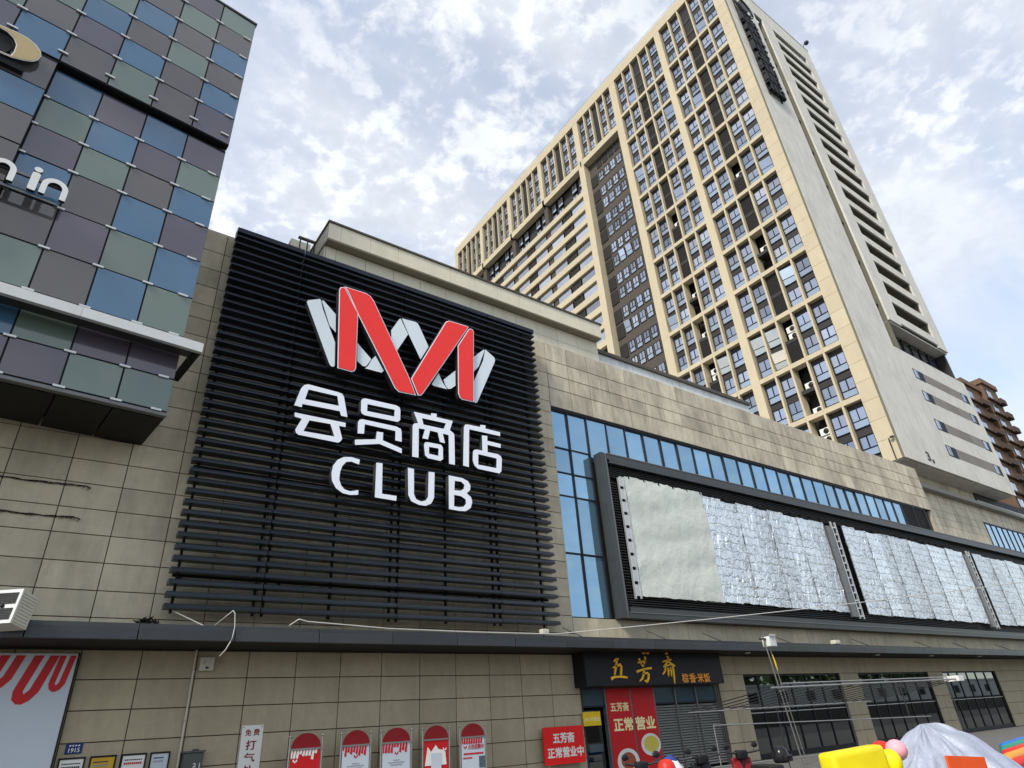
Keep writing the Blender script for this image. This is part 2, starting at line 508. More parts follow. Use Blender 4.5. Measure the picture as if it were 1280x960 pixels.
# ================================================================ SHOPPING MALL (podium)
YW = 17.5
mall = thing('shopping_mall', (20, 17.6, 0), 'beige stone shopping mall with cream parapet, dark canopy and blue glass band', 'building')
XK = [round(0.96 + 1.18 * k, 3) for k in range(-6, 41)] + [48.6]
UL = [4.02, 4.45, 5.03, 5.65, 6.28, 6.88, 7.49, 8.08, 8.68, 9.29, 9.9, 10.5, 11.1, 11.7, 12.3, 12.9, 13.41, 14.09, 14.76, 15.45, 16.28]
LO = [0.12, 0.78, 1.38, 1.98, 2.58, 3.18, 3.78]
GAP = 0.010
NT = 0


def tile(x0, x1, z0, z1, mat, y=YW):
    global NT
    NT += 1
    g = 0.015 if mat == 'stone_weathered' else GAP
    return bx('stone_tile', x0 + g, x1 - g, y, y + 0.035, z0 + g, z1 - g, mat, mall, ch=0.005)


def tiles_stuff(name, cells, mat, y=YW):
    b = MB()
    for x0, x1, z0, z1 in cells: b.box(x0 + GAP, x1 - GAP, y, y + 0.035, z0 + GAP, z1 - GAP)
    o = b.build(name, mat, mall); o['kind'] = 'stuff'
    return o


far_u, far_l, far_w = [], [], []
for i in range(len(XK) - 1):
    x0, x1 = XK[i], XK[i + 1]
    for j in range(len(UL) - 1):
        z0, z1 = UL[j], UL[j + 1]
        if x1 <= 15.2:
            if x1 <= 3.4:
                seen = x0 > -4 and (z0 < 9 or x0 > 0.5)
            else:
                seen = x0 > 13.9
            (tile(x0, x1, z0, z1, 'stone') if seen else far_u.append((x0, x1, z0, z1)))
    if x0 >= 15.0:
        rows = [13.22, 14.09, 14.76, 15.45, 16.31]
        for j in range(4): tile(x0, x1, rows[j], rows[j + 1], 'stone_weathered')
        if x0 < 29: tile(x0, x1, 4.02, 4.98, 'stone')
        else: far_u.append((x0, x1, 4.02, 4.98))
    for j in range(len(LO) - 1):
        z0, z1 = LO[j], LO[j + 1]
        if x1 <= 15.2:
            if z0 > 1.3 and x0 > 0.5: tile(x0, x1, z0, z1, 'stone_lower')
            else: far_l.append((x0, x1, z0, z1))
for k in range(9): far_u.append((48.6 + 1.18 * k, 48.6 + 1.18 * (k + 1), 4.02, 4.98))
for x0, x1 in ((22.22, 23.86), (31.03, 32.67), (39.81, 41.48)):
    xm = (x0 + x1) / 2
    for a, b_ in ((x0, xm), (xm, x1)):
        for z0, z1 in ((0.12, 0.75), (0.75, 1.35), (1.35, 1.95), (1.95, 2.52), (2.52, 3.10)):
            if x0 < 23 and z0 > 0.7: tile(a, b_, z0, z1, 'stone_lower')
            else: far_l.append((a, b_, z0, z1))
for k in range(9):
    for z0, z1 in ((0.12, 0.75), (0.75, 1.35), (1.35, 1.95), (1.95, 2.52), (2.52, 3.10)):
        far_l.append((48.6 + 1.5 * k, 48.6 + 1.5 * (k + 1), z0, z1))
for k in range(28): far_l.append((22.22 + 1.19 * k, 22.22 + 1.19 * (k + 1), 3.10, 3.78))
tiles_stuff('stone_tile', far_u, 'stone'); tiles_stuff('stone_tile', far_l, 'stone_lower')
for k in range(16):
    for z0, z1 in ((11.0, 11.75), (11.75, 12.42), (12.42, 13.1), (13.1, 13.7), (13.7, 14.3), (14.3, 15.0), (15.0, 15.7), (15.7, 16.4), (16.4, 16.9)):
        a, b_ = 48.7 + 1.9 * k, 48.7 + 1.9 * (k + 1)
        if a > 61 and 12.3 < z0 < 14.2: continue
        far_w.append((a, b_, z0, z1))
tiles_stuff('stone_tile', far_w, 'stone_weathered', 18.8)
# wall core behind the stone
for n_, (x0, x1, y0, y1, z0, z1) in {
    'a': (-6.2, 15.1, 17.53, 18.3, 0.0, 16.27), 'b': (15.1, 48.58, 17.53, 18.3, 13.2, 16.3), 'c': (15.1, 60, 17.53, 18.3, 3.1, 5.0),
    'd': (15.1, 15.2, 17.53, 18.3, 0, 3.1), 'e': (22.2, 23.86, 17.53, 18.3, 0, 3.1), 'f': (31.03, 32.67, 17.53, 18.3, 0, 3.1),
    'g': (39.81, 41.48, 17.53, 18.3, 0, 3.1), 'h': (48.6, 62, 17.53, 18.3, 0, 3.1), 'i': (15.1, 48.58, 17.75, 18.3, 5.0, 13.2),
    'j': (48.7, 80, 18.83, 19.4, 5.0, 16.9), 'k': (15.2, 22.2, 17.53, 18.3, 2.72, 3.1)}.items():
    bx('wall_core', x0, x1, y0, y1, z0, z1, 'backing', mall)
bx('wall_return', 48.44, 48.66, 17.54, 18.82, 5.0, 16.28, 'stone_weathered', mall)
bx('unseen_roof_slab', -6, 80, 18.31, 76, 15.6, 15.9, 'wall_concrete', mall)  # podium roof out of view, added to block light
bx('rear_wall', -6.2, 80, 76, 76.6, 0, 15.6, 'wall_concrete', mall)
bx('side_wall', -6.2, -5.6, 18.3, 76, 0, 15.6, 'wall_concrete', mall)
# cream upper parapet with overhanging band
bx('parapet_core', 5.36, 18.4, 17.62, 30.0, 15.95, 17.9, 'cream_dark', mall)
xs = [5.36] + [5.73 + 1.14 * k for k in range(11)] + [18.42]
for i in range(len(xs) - 1):
    if xs[i + 1] - xs[i] < 0.1: continue
    for z0, z1 in ((15.95, 16.72), (16.72, 17.36)):
        bx('parapet_panel', xs[i] + 0.006, xs[i + 1] - 0.006, 17.58, 17.615, z0 + 0.006, z1 - 0.006, 'cream', mall, ch=0.004)
    bx('cornice_panel', xs[i] + 0.004 - (0.1 if i == 0 else 0), xs[i + 1] - 0.004, 17.2, 17.75, 17.42, 18.14, 'cream', mall, ch=0.004)
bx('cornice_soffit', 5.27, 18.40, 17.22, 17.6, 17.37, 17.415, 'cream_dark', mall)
bx('cornice_return', 5.255, 5.34, 17.76, 30, 17.42, 18.14, 'cream', mall)
bx('coping', 5.22, 18.5, 17.15, 17.8, 18.142, 18.22, 'coping', mall)
bx('coping', 5.215, 5.4, 17.802, 30, 18.142, 18.22, 'coping', mall)
bx('parapet_side', 5.30, 5.358, 17.62, 30, 15.95, 17.37, 'cream', mall)
# small roof kiosk and its railing left of the parapet
bx('roof_kiosk', 4.5, 5.25, 19.2, 23, 15.9, 18.58, 'cream', mall)
rl = MB(); rl.box(4.62, 5.75, 18.6, 18.7, 18.22, 18.30)
for x in (4.68, 4.95, 5.2, 5.2 + .25): rl.box(x, x + 0.04, 18.62, 18.68, 15.9, 18.22)
rl.build('roof_railing', 'coping', mall)
# white flashing with dark coping on the lower roof edge
for k in range(6):
    x0 = 18.46 + 1.93 * k
    bx('flashing_panel', x0 + 0.008, x0 + 1.92, 17.78, 17.86, 16.2, 16.95, 'flash_white', mall)
bx('flashing_ledge', 18.46, 30.0, 17.56, 17.775, 16.33, 16.40, 'flash_white', mall)
bx('coping', 18.42, 30.1, 17.66, 17.92, 16.955, 17.13, 'coping', mall)

# canopy: fascia, soffit, top lip
YC = 16.0
px_ = -6.0
while px_ < 62:
    bx('fascia_panel', px_ + 0.008, px_ + 1.94, YC, YC + 0.08, 3.80, 4.03, 'fascia', mall, ch=0.006)
    bx('fascia_lip', px_ + 0.005, px_ + 1.945, YC + 0.05, YC + 0.2, 4.035, 4.13, 'fascia', mall)
    px_ += 1.95
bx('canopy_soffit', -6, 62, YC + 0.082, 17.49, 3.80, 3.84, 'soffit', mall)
bx('canopy_roof', -6, 62, YC + 0.202, 17.49, 3.98, 4.02, 'soffit', mall)
for x in (23.1, 33.1, 38.6, 44.5):
    MB().lathe((x, 16.5, 3.765), [(0.10, 0.0), (0.11, 0.034)], 12).build('downlight', 'ac_white', mall)
for k, x in enumerate((14.0, 17.9, 20.9, 25.4, 31.6, 37.8, 42.2, 48.0)):
    MB().tube([(x, 16.75, 4.5), (x + 0.30, 16.15, 4.13)], 0.022, 6).build('stay_rod', 'dark_steel', mall)

# blue curtain wall band and the tall strip beside the billboard
gx = [15.1, 16.0, 17.05] + [17.05 + 1.137 * k for k in range(1, 25)]
for i in range(len(gx) - 1):
    x0, x1 = gx[i], gx[i + 1]
    rows = [5.0, 7.25, 9.45, 10.4, 11.45, 13.1] if i < 2 else [11.1, 13.1]
    for a, b_ in zip(rows[:-1], rows[1:]):
        o = bx('glass_pane', x0 + 0.03, x1 - 0.03, 17.62, 17.64, a + 0.03, b_ - 0.03, 'glass_blue', mall)
        o.rotation_euler = (R(random.uniform(-.7, .7)), 0, R(random.uniform(-.7, .7)))
        bx('transom_bar', x0 + 0.03, x1 - 0.03, 17.585, 17.66, b_ - 0.027, b_ + 0.027, 'mullion', mall)
for x in gx:
    bx('mullion', x - 0.028, x + 0.028, 17.56, 17.68, 5.0, 13.12, 'mullion', mall)
bx('window_head', 15.12, 47.5, 17.545, 17.74, 13.13, 13.2, 'mullion', mall)
bx('glass_pane', 17.05, 44.3, 17.66, 17.68, 5.0, 11.1, 'backing', mall)
for k in range(26): bx('grille_slat', 44.4, 47.45, 17.58, 17.66, 11.1 + 0.08 * k, 11.135 + 0.08 * k, 'grille', mall)
bx('grille_post', 45.9, 45.95, 17.55, 17.6, 11.1, 13.12, 'mullion', mall)
bx('grille_post', 47.46, 47.54, 17.52, 17.72, 11.1, 13.12, 'mullion', mall)
# far glass strip under the tower
for k in range(8):
    x0 = 61.6 + 1.15 * k
    bx('glass_pane', x0 + 0.03, x0 + 1.12, 18.79, 18.81, 12.45, 14.2, 'glass_blue', mall)
    bx('mullion', x0 - 0.028, x0 + 0.028, 18.74, 18.83, 12.45, 14.25, 'mullion', mall)
bx('window_head', 61.55, 71, 18.74, 18.83, 14.252, 14.35, 'mullion', mall)


# shop windows under the canopy
def shop_window(x0, x1, mulls, tint=True):
    w_ = bx('shop_window', x0, x1, 17.62, 17.66, 3.04, 3.098, 'mullion', mall)
    bx('sill', x0, x1, 17.58, 17.70, 0.12, 0.3, 'mullion', w_)
    for x in [x0 + 0.03] + mulls + [x1 - 0.03]:
        bx('mullion', x - 0.025, x + 0.025, 17.58, 17.68, 0.3, 3.04, 'mullion', w_)
    ed = [x0 + 0.03] + mulls + [x1 - 0.03]
    for a, b_ in zip(ed[:-1], ed[1:]):
        bx('pane', a + 0.026, b_ - 0.026, 17.62, 17.632, 1.73, 3.035, 'shop_glass', w_)
        bx('pane', a + 0.026, b_ - 0.026, 17.62, 17.632, 0.3, 1.67, 'shop_glass', w_)
        bx('transom_bar', a + 0.026, b_ - 0.026, 17.59, 17.67, 1.685, 1.715, 'galv', w_)
        if tint: bx('frosted_film', a + 0.03, b_ - 0.03, 17.636, 17.638, 0.32, 1.22, 'frost', w_)


shop_window(23.86, 31.03, [24.87, 26.08, 27.16, 28.37, 29.52])
shop_window(32.67, 39.81, [33.69, 34.76, 35.96, 37.16, 38.34])
shop_window(41.48, 48.6, [42.44, 43.56, 44.73, 45.93, 47.17], False)
bx('interior_wall', 22.4, 49.4, 21.2, 21.3, 0, 3.6, 'room', mall)
bx('interior_floor', 22.4, 49.4, 18.31, 21.19, 0.02, 0.1, 'room', mall)
bx('interior_ceiling', 22.4, 49.4, 18.31, 21.19, 3.3, 3.4, 'room', mall)
for x in (22.42, 31.7, 40.5, 49.2): bx('interior_partition', x, x + 0.1, 18.31, 21.19, 0.11, 3.29, 'room', mall)

# ================================================================ LOUVRE SCREEN
lou = thing('louvre_screen', (8.17, 17.2, 4.5), 'large square screen of black horizontal louvre slats on stone wall', 'louvre screen')
lx = [2.29, 4.46, 8.16, 11.75, 14.05]
SLM = {}
for i in range(41):
    zt = 15.95 - 0.281 * i
    for a, b_ in zip(lx[:-1], lx[1:]):
        dz = random.uniform(-0.006, 0.006)
        if (a, b_) not in SLM:
            h = (b_ - a) / 2 - 0.012
            sec = [(-0.125, 0.0), (-0.125, 0.04), (-0.075, 0.118), (0.175, 0.118), (0.175, 0.0)]
            sb_ = MB(); n_ = len(sec)
            sb_.add([(-h, y, z) for y, z in sec] + [(h, y, z) for y, z in sec], [tuple(range(n_)), tuple(range(n_, 2 * n_))[::-1]] + [(q + n_, (q + 1) % n_ + n_, (q + 1) % n_, q) for q in range(n_)])
            me = bpy.data.meshes.new('slat'); me.from_pydata(sb_.v, [], sb_.f); me.materials.append(MATS['slat']); me.update()
            bm_ = bmesh.new(); bm_.from_mesh(me); bmesh.ops.recalc_face_normals(bm_, faces=bm_.faces); bm_.to_mesh(me); bm_.free()
            SLM[(a, b_)] = me
        link('slat', SLM[(a, b_)], lou, ((a + b_) / 2, 16.975, zt - 0.112 + dz))
for a, b_ in zip(lx[:-1], lx[1:]):
    bx('top_cap', a + 0.012, b_ - 0.012, 16.85, 17.2, 16.03, 16.2, 'slat', lou)
for x in (2.5, 4.35, 4.58, 6.3, 8.05, 8.28, 9.9, 11.64, 11.87, 13.6):
    bx('upright', x - 0.03, x + 0.03, 17.155, 17.22, 4.55, 16.0, 'slat_frame', lou)
for z in (5.4, 8.2, 11.0, 13.8): bx('rail', 2.4, 13.9, 17.225, 17.28, z, z + 0.06, 'slat_frame', lou)
for x in (2.6, 5.0, 8.16, 11.3, 13.5):
    for z in (5.43, 11.03): bx('bracket', x - 0.03, x + 0.03, 17.282, 17.498, z - 0.02, z + 0.05, 'slat_frame', lou)

# outlines of the emblem and lettering, in metres on the sign plane (x, z)
LOGO_WHITE=[[(4.6,13.89),(4.63,13.97),(4.99,14.16),(5.04,14.13),(5.11,13.86),(5.37,13.25),(5.62,12.7),(5.67,11.86),(5.63,11.81),(5.55,11.81),(5.49,11.89)],
 [(5.07,14.11),(5.12,14.15),(5.56,13.76),(5.61,13.07),(5.39,13.27)],
 [(6.35,12.91),(6.85,12.45),(6.69,12.13),(6.58,12.11),(6.38,12.24)],
 [(6.99,12.62),(7.3,12.14),(7.22,12.05),(6.65,12.05),(6.74,12.14),(6.87,12.44)],
 [(7.51,13.8),(7.78,14.33),(7.84,14.4),(8.14,13.84),(7.72,13),(7.53,13.26)],
 [(7.89,14.42),(8.4,14.45),(8.49,14.43),(8.57,14.32),(8.94,13.58),(8.63,12.97),(8.16,13.85)],
 [(9.33,12.62),(9.5,12.28),(9.67,12.08),(9.14,12.07),(9.06,12.11)],
 [(10.01,12.92),(10,12.31),(9.82,12.14),(9.7,12.1),(9.61,12.19),(9.52,12.41)],
 [(10.78,13.7),(11.25,14.18),(11.3,14.16),(11,13.36),(10.77,13.08)],
 [(11.33,14.22),(11.72,13.98),(11.76,13.88),(11.71,13.73),(10.88,11.87),(10.8,11.82),(10.73,11.87),(10.76,12.67),(11.21,13.69)]]
LOGO_RED=[[(5.57,14.71),(5.61,14.82),(5.73,14.88),(5.79,14.82),(6.25,14.03),(6.28,13.94),(6.33,11.92),(6.29,11.8),(6.19,11.74),(5.73,11.75)],
 [(5.74,14.91),(6.51,14.92),(6.67,14.86),(6.8,14.71),(8.2,12.05),(8.44,11.48),(7.81,11.45),(7.66,11.57),(7.16,12.44),(6.29,13.92),(5.87,14.74)],
 [(8.24,12.07),(9.58,14.79),(9.65,14.87),(9.76,14.92),(10.52,14.94),(10.58,14.91),(8.69,11.61),(8.61,11.52),(8.5,11.5)],
 [(10.08,13.94),(10.56,14.81),(10.65,14.88),(10.75,14.87),(10.8,14.78),(10.68,11.79),(10.21,11.77),(10.11,11.83),(10.05,11.98)]]
HANZI={'hui_upper':[[(4.79,10.91),(4.9,10.97),(5.84,10.94),(5.96,10.91),(6.02,10.82),(6.17,10.18),(5.97,10.18),(5.92,10.32),(4.8,10.29),(4.79,10.18),(4.57,10.19),(4.71,10.78)], [(4.93,10.8),(5.81,10.8),(5.88,10.49),(4.86,10.46)]],
 'hui_lower':[[(4.61,9.97),(6.13,9.98),(6.13,9.84),(5.93,9.84),(6.06,9.45),(6.01,9.35),(5.94,9.3),(4.79,9.31),(4.71,9.35),(4.68,9.45),(4.83,9.82),(4.62,9.84)], [(5.05,9.82),(5.67,9.84),(5.82,9.47),(4.91,9.45)]],
 'yuan_box':[[(6.57,10.83),(6.61,10.91),(6.7,10.95),(7.76,10.96),(7.87,10.91),(7.9,10.81),(7.9,10.48),(7.82,10.39),(6.72,10.37),(6.62,10.4),(6.58,10.48)], [(6.78,10.77),(7.7,10.79),(7.69,10.55),(6.78,10.53)]],
 'yuan_frame':[[(6.52,9.72),(6.51,10.08),(6.55,10.18),(6.64,10.22),(7.78,10.22),(7.93,10.17),(7.96,10.07),(7.97,9.74),(7.75,9.74),(7.75,10.06),(6.73,10.07),(6.72,9.75)]],
 'yuan_foot':[[(7.13,9.91),(7.34,9.92),(7.34,9.66),(7.98,9.51),(7.98,9.35),(7.23,9.52),(6.46,9.33),(6.45,9.5),(7.11,9.65)]],
 'shang':[[(8.37,10.88),(9,10.89),(9.01,10.98),(9.22,11),(9.21,10.88),(9.83,10.88),(9.71,10.51),(9.84,10.44),(9.88,10.37),(9.88,9.31),(9.66,9.31),(9.66,10.32),(9.44,10.33),(9.52,10),(9.33,10.01),(9.25,10.33),(8.97,10.34),(8.89,10.01),(8.69,10.01),(8.78,10.34),(8.56,10.33),(8.56,9.32),(8.34,9.31),(8.34,10.39),(8.39,10.46),(8.53,10.51)], [(8.67,10.72),(9.56,10.73),(9.48,10.51),(8.73,10.5)]],
 'shang_box':[[(8.75,9.78),(8.78,9.88),(8.88,9.91),(9.37,9.92),(9.44,9.83),(9.44,9.43),(9.35,9.35),(8.9,9.36),(8.79,9.44)], [(8.93,9.76),(9.28,9.77),(9.27,9.51),(8.93,9.52)]],
 'dian':[[(10.19,9.34),(10.26,10.74),(10.31,10.85),(10.42,10.88),(10.92,10.89),(10.93,10.98),(11.15,11),(11.13,10.88),(11.75,10.87),(11.74,10.72),(10.47,10.71),(10.41,9.33)]],
 'dian_box':[[(10.98,10.59),(11.2,10.61),(11.19,10.43),(11.75,10.42),(11.73,10.27),(11.19,10.28),(11.18,10.01),(11.61,10.01),(11.73,9.95),(11.76,9.84),(11.71,9.4),(11.62,9.31),(10.76,9.33),(10.63,9.42),(10.57,9.59),(10.59,9.91),(10.65,9.99),(10.75,10.02),(10.97,10.02)], [(10.8,9.86),(11.54,9.84),(11.51,9.48),(10.78,9.48)]]}
CLUB={'C':[[(6.64,8.9),(6.62,8.74),(6.38,8.79),(6.23,8.75),(6.12,8.6),(6.07,8.42),(6.06,8.19),(6.13,8.02),(6.24,7.92),(6.4,7.89),(6.65,7.96),(6.65,7.82),(6.41,7.78),(6.19,7.8),(5.98,7.92),(5.85,8.12),(5.82,8.34),(5.85,8.57),(5.97,8.77),(6.15,8.89),(6.37,8.93)]],
 'L':[[(7.16,8.9),(7.36,8.91),(7.38,7.96),(7.85,7.96),(7.84,7.81),(7.16,7.82)]],
 'U':[[(8.2,8.92),(8.41,8.91),(8.42,8.1),(8.5,7.95),(8.67,7.91),(8.82,7.96),(8.9,8.09),(8.92,8.91),(9.13,8.92),(9.11,8.08),(9.01,7.89),(8.82,7.79),(8.59,7.79),(8.33,7.87),(8.23,8.05)]],
 'B':[[(9.64,8.91),(10.15,8.9),(10.36,8.83),(10.45,8.7),(10.43,8.54),(10.3,8.41),(10.46,8.3),(10.5,8.14),(10.43,7.94),(10.24,7.81),(9.99,7.79),(9.63,7.8)], [(9.86,8.76),(10.1,8.77),(10.22,8.68),(10.19,8.55),(10.07,8.46),(9.84,8.45)], [(9.83,8.29),(10.09,8.28),(10.25,8.2),(10.26,8.06),(10.17,7.95),(9.99,7.91),(9.82,7.92)]]}

# ================================================================ WALL SIGN: emblem, hanzi, CLUB
YS = 16.45


def inset(loop, d):
    n = len(loop); cx_ = sum(p[0] for p in loop) / n; cz_ = sum(p[1] for p in loop) / n
    area = sum(loop[i][0] * loop[(i + 1) % n][1] - loop[(i + 1) % n][0] * loop[i][1] for i in range(n))
    s = 1 if area > 0 else -1
    out = []
    for i in range(n):
        p, q, r = Vector(loop[i - 1]), Vector(loop[i]), Vector(loop[(i + 1) % n])
        a = (q - p).normalized(); b = (r - q).normalized()
        n1 = Vector((-a.y, a.x)) * s; n2 = Vector((-b.y, b.x)) * s
        m = (n1 + n2); l = m.length
        m = m / l if l > 1e-4 else n1
        k = min(2.0, 1 / max(0.4, m.dot(n1)))
        out.append(tuple(q + m * d * k))
    return out


em = thing('emblem_sign', (8.17, 16.6, 11.4), 'red and silver folded ribbon M emblem mounted on the black louvres', 'sign')
for lp in LOGO_WHITE:
    o = plate('silver_ribbon', [lp], YS + 0.06, 'sign_silver', em, 0.09, 0.0, 'sign_side')
for lp in LOGO_RED:
    o = plate('red_ribbon', [lp], YS - 0.02, 'sign_white', em, 0.12, 0.0, 'sign_side')
    o['label'] = 'red ribbon face with thin white rim'
    plate('red_face', [inset(lp, 0.032)], YS - 0.035, 'sign_red', o, 0.006)
for x in (5.2, 6.0, 7.8, 9.0, 10.4, 11.1):
    MB().box(x, x + 0.05, 16.6, 16.85, 12.3, 12.36).build('mount', 'slat_frame', em)
hz_ = thing('store_lettering', (8.17, 16.6, 9.3), 'four white Chinese characters under the red emblem', 'sign')
names = {'hui': None, 'yuan': None, 'shang': None, 'dian': None}
for k, loops in HANZI.items():
    base = k.split('_')[0]
    if names[base] is None:
        names[base] = plate('character', loops, YS, 'sign_white', hz_, 0.10, 0.0, 'sign_side')
    else:
        plate('stroke_group', loops, YS, 'sign_white', names[base], 0.10, 0.0, 'sign_side')
clb = thing('club_lettering', (8.17, 16.6, 7.8), 'white capital letters CLUB on the black louvres', 'sign')
for k, loops in CLUB.items(): plate('letter', loops, YS, 'sign_white', clb, 0.10, 0.0, 'sign_side')
for z, par, xsx in ((9.6, hz_, (5.3, 7.2, 9.1, 11.0)), (8.3, clb, (5.95, 7.25, 8.3, 9.72))):
    for x in xsx: MB().box(x, x + 0.04, 16.652, 16.85, z, z + 0.05).build('mount', 'slat_frame', par)

# ================================================================ BILLBOARD with foil insulation
bb = thing('billboard', (38, 17.3, 4.95), 'long dark metal billboard frame holding crinkled silver foil sheets', 'billboard')
BX0, BX1 = 17.17, 66.0


def frame_bar(name, x0, x1, z0, z1, edge):
    n_ = int(max(1, round((x1 - x0) / 6.0)))
    for i in range(n_):
        a = x0 + (x1 - x0) * i / n_; b_ = x0 + (x1 - x0) * (i + 1) / n_
        bx(name, a + 0.004, b_ - 0.004, 17.1, 17.49, z0, z1, 'frame_metal', bb)


frame_bar('frame_bar', 17.52, BX1, 11.17, 11.42, 't'); frame_bar('frame_bar', 17.52, BX1, 4.98, 5.2, 'b')
frame_bar('frame_inner', 17.62, BX1, 11.02, 11.168, 't')
frame_bar('frame_inner', 17.62, BX1, 5.202, 5.36, 'b')
for z0, z1 in ((4.98, 7.1), (7.104, 9.2), (9.204, 11.42)):
    bx('frame_post', 17.17, 17.4, 17.1, 17.52, z0, z1, 'frame_metal', bb)
    bx('frame_edge', 17.402, 17.515, 17.13, 17.49, z0, z1, 'frame_light', bb)
bx('frame_edge', 17.52, BX1, 17.08, 17.098, 11.40, 11.44, 'frame_light', bb)
bx('frame_edge', 17.52, BX1, 17.08, 17.098, 5.17, 5.20, 'frame_light', bb)
for k in range(6):
    bx('back_slat', 17.64, 48.5, 17.30, 17.42, 5.40 + 0.085 * k, 5.44 + 0.085 * k, 'grille', bb)
    bx('back_slat', 17.64, 48.5, 17.30, 17.42, 10.50 + 0.085 * k, 10.54 + 0.085 * k, 'grille', bb)
for k in range(40): bx('side_slat', 17.64, 18.05, 17.32, 17.42, 5.95 + 0.11 * k, 5.99 + 0.11 * k, 'grille', bb)
bx('back_panel', 17.55, BX1, 17.44, 17.49, 5.36, 11.02, 'dark_side', bb)


def sheet(name, x0, x1, z0, z1, y, mat, amp, nx=8, nz=22, sag=0.0):
    b = MB(); vs = []; fs = []
    ph = [random.uniform(0, 6.28) for _ in range(6)]
    for j in range(nz + 1):
        for i in range(nx + 1):
            u, v = i / nx, j / nz
            yy = amp * (0.5 * math.sin(9 * v + 3 * u + ph[0]) + 0.35 * math.sin(23 * v - 5 * u + ph[1]) + 0.3 * math.sin(14 * u + 8 * v + ph[2]) + random.uniform(-.35, .35))
            zz_ = z0 + (z1 - z0) * v
            if j in (0, nz): zz_ += random.uniform(-0.03, 0.03)
            vs.append((x0 + (x1 - x0) * u + random.uniform(-.004, .004), y + yy, zz_))
    for j in range(nz):
        for i in range(nx):
            a = j * (nx + 1) + i; fs.append((a, a + 1, a + nx + 2, a + nx + 1))
    n0 = len(vs)
    b.add(vs, fs, 0, True)
    b.add([(p[0], y + amp * 1.6 + 0.02, p[2]) for p in (vs[0], vs[nx], vs[-1], vs[-1 - nx])], [(0, 3, 2, 1)])
    return b.build(name, mat, bb)


o = sheet('tarpaulin', 18.36, 23.25, 5.80, 10.58, 17.14, 'tarp', 0.035, 26, 30); o['label'] = 'plain grey green tarpaulin sheet'
for a, b_, n_ in ((23.27, 33.05, 8), (34.95, 49.85, 12), (51.6, 65.5, 10)):
    for i in range(n_):
        d = (b_ - a) / n_
        sheet('foil_strip', a + d * i - 0.03, a + d * (i + 1) + 0.03, 5.84 + random.uniform(-.03, .03), 10.42 + random.uniform(-.05, .05), 17.16 + 0.024 * (i % 2) + random.uniform(-.005, .005), 'foil', 0.010, 5, 26)
for x in (33.2, 50.0):
    for z0 in (5.62, 6.78, 7.94, 9.10):
        bx('post_panel', x, x + 0.5, 17.12, 17.3, z0, z0 + 1.15, 'frame_light', bb)
    r_ = MB(); r_.box(x + 0.62, x + 0.70, 17.14, 17.22, 5.55, 10.55); r_.box(x + 1.02, x + 1.10, 17.14, 17.22, 5.55, 10.55)
    for k in range(13): r_.box(x + 0.70, x + 1.02, 17.15, 17.19, 5.65 + 0.38 * k, 5.72 + 0.38 * k)
    r_.build('ladder_rack', 'galv', bb)
r_ = MB(); r_.box(18.08, 18.13, 17.2, 17.28, 5.7, 10.5); r_.box(18.29, 18.34, 17.12, 17.2, 5.7, 10.5)
for k in range(9): r_.box(18.13, 18.29, 17.17, 17.22, 5.8 + 0.54 * k, 6.22 + 0.54 * k)
r_.build('ladder_rack', 'galv', bb)
for i in range(34):
    x = 18.6 + i * 0.9
    if 33.0 < x < 34.9: continue
    MB().box(x, x + 0.05, 17.12, 17.3, 10.5, 10.62).build('hook', 'slat_frame', bb)

# ================================================================ COLOURED GLASS-PANEL BUILDING (turned 6.4 degrees)
AL = R(6.4)
lb = thing('panel_building', (1.38, 15.54, 0), 'corner building clad in blue, green and purple glass squares', 'building', rz=AL)
PW = 1.103
rows_lo = [8.81, 9.70, 10.94, 12.16, 13.40, 14.62, 15.63, 16.64, 17.72]
rows_up = [17.86, 19.0, 19.98, 20.98, 21.99, 23.0, 23.98]
CM = {'b': 'p_blue', 'g': 'p_green', 'p': 'p_purple', 'y': 'p_grey'}
# colours read row by row (bottom to top), right to left
lo_cols = ['ggppgb', 'ppgbgp', 'gbygby', 'bgpygb', 'pbybyg', 'bygpyb', 'gpbgbp', 'pbpbyg']
up_cols = ['pygybp', 'bybpyg', 'ygybgp', 'bybgpy', 'ygybpg', 'gpgypb']


def gpanel(c, x0, x1, z0, z1, y):
    o = bx('glass_panel', x0 + 0.02, x1 - 0.02, y, y + 0.03, z0 + 0.02, z1 - 0.02, CM[c], lb)
    o.rotation_euler = (R(random.uniform(-.45, .45)), 0, R(random.uniform(-.45, .45)))
    return o


def gclip(x, z, y): bx('clip', x - 0.115, x + 0.115, y - 0.05, y - 0.004, z - 0.024, z + 0.024, 'clip', lb)


OFF = -0.22
for j in range(len(rows_lo) - 1):
    for i in range(10):
        c = lo_cols[j][i] if i < 6 else random.choice('bgpy')
        raised = i >= 4 and rows_lo[j] > 12.0
        y = OFF if raised else 0.0
        gpanel(c, -(i + 1) * PW, -i * PW, rows_lo[j], rows_lo[j + 1], y)
        gclip(-(i + 1) * PW if i else -0.26, rows_lo[j], y)
        if i == 0: gclip(-PW, rows_lo[j], y)
for j in range(len(rows_up) - 1):
    for i in range(10):
        c = up_cols[j][i] if i < 6 else random.choice('bgpy')
        gpanel(c, -(i + 1) * PW, -i * PW, rows_up[j], rows_up[j + 1], OFF)
        zc = rows_up[j] if j else 18.18
        gclip(-(i + 1) * PW, zc, OFF)
        if i == 0: gclip(-0.2, zc, OFF)
bx('backing_wall', -11.1, -0.012, 0.032, 0.16, 8.72, 17.8, 'dark_side', lb)
bx('backing_wall', -11.1, -0.012, OFF + 0.032, 0.03, 17.90, 24.0, 'dark_side', lb)
bx('backing_wall', -11.1, -4 * PW - 0.012, OFF + 0.032, 0.03, 12.2, 17.84, 'dark_side', lb)
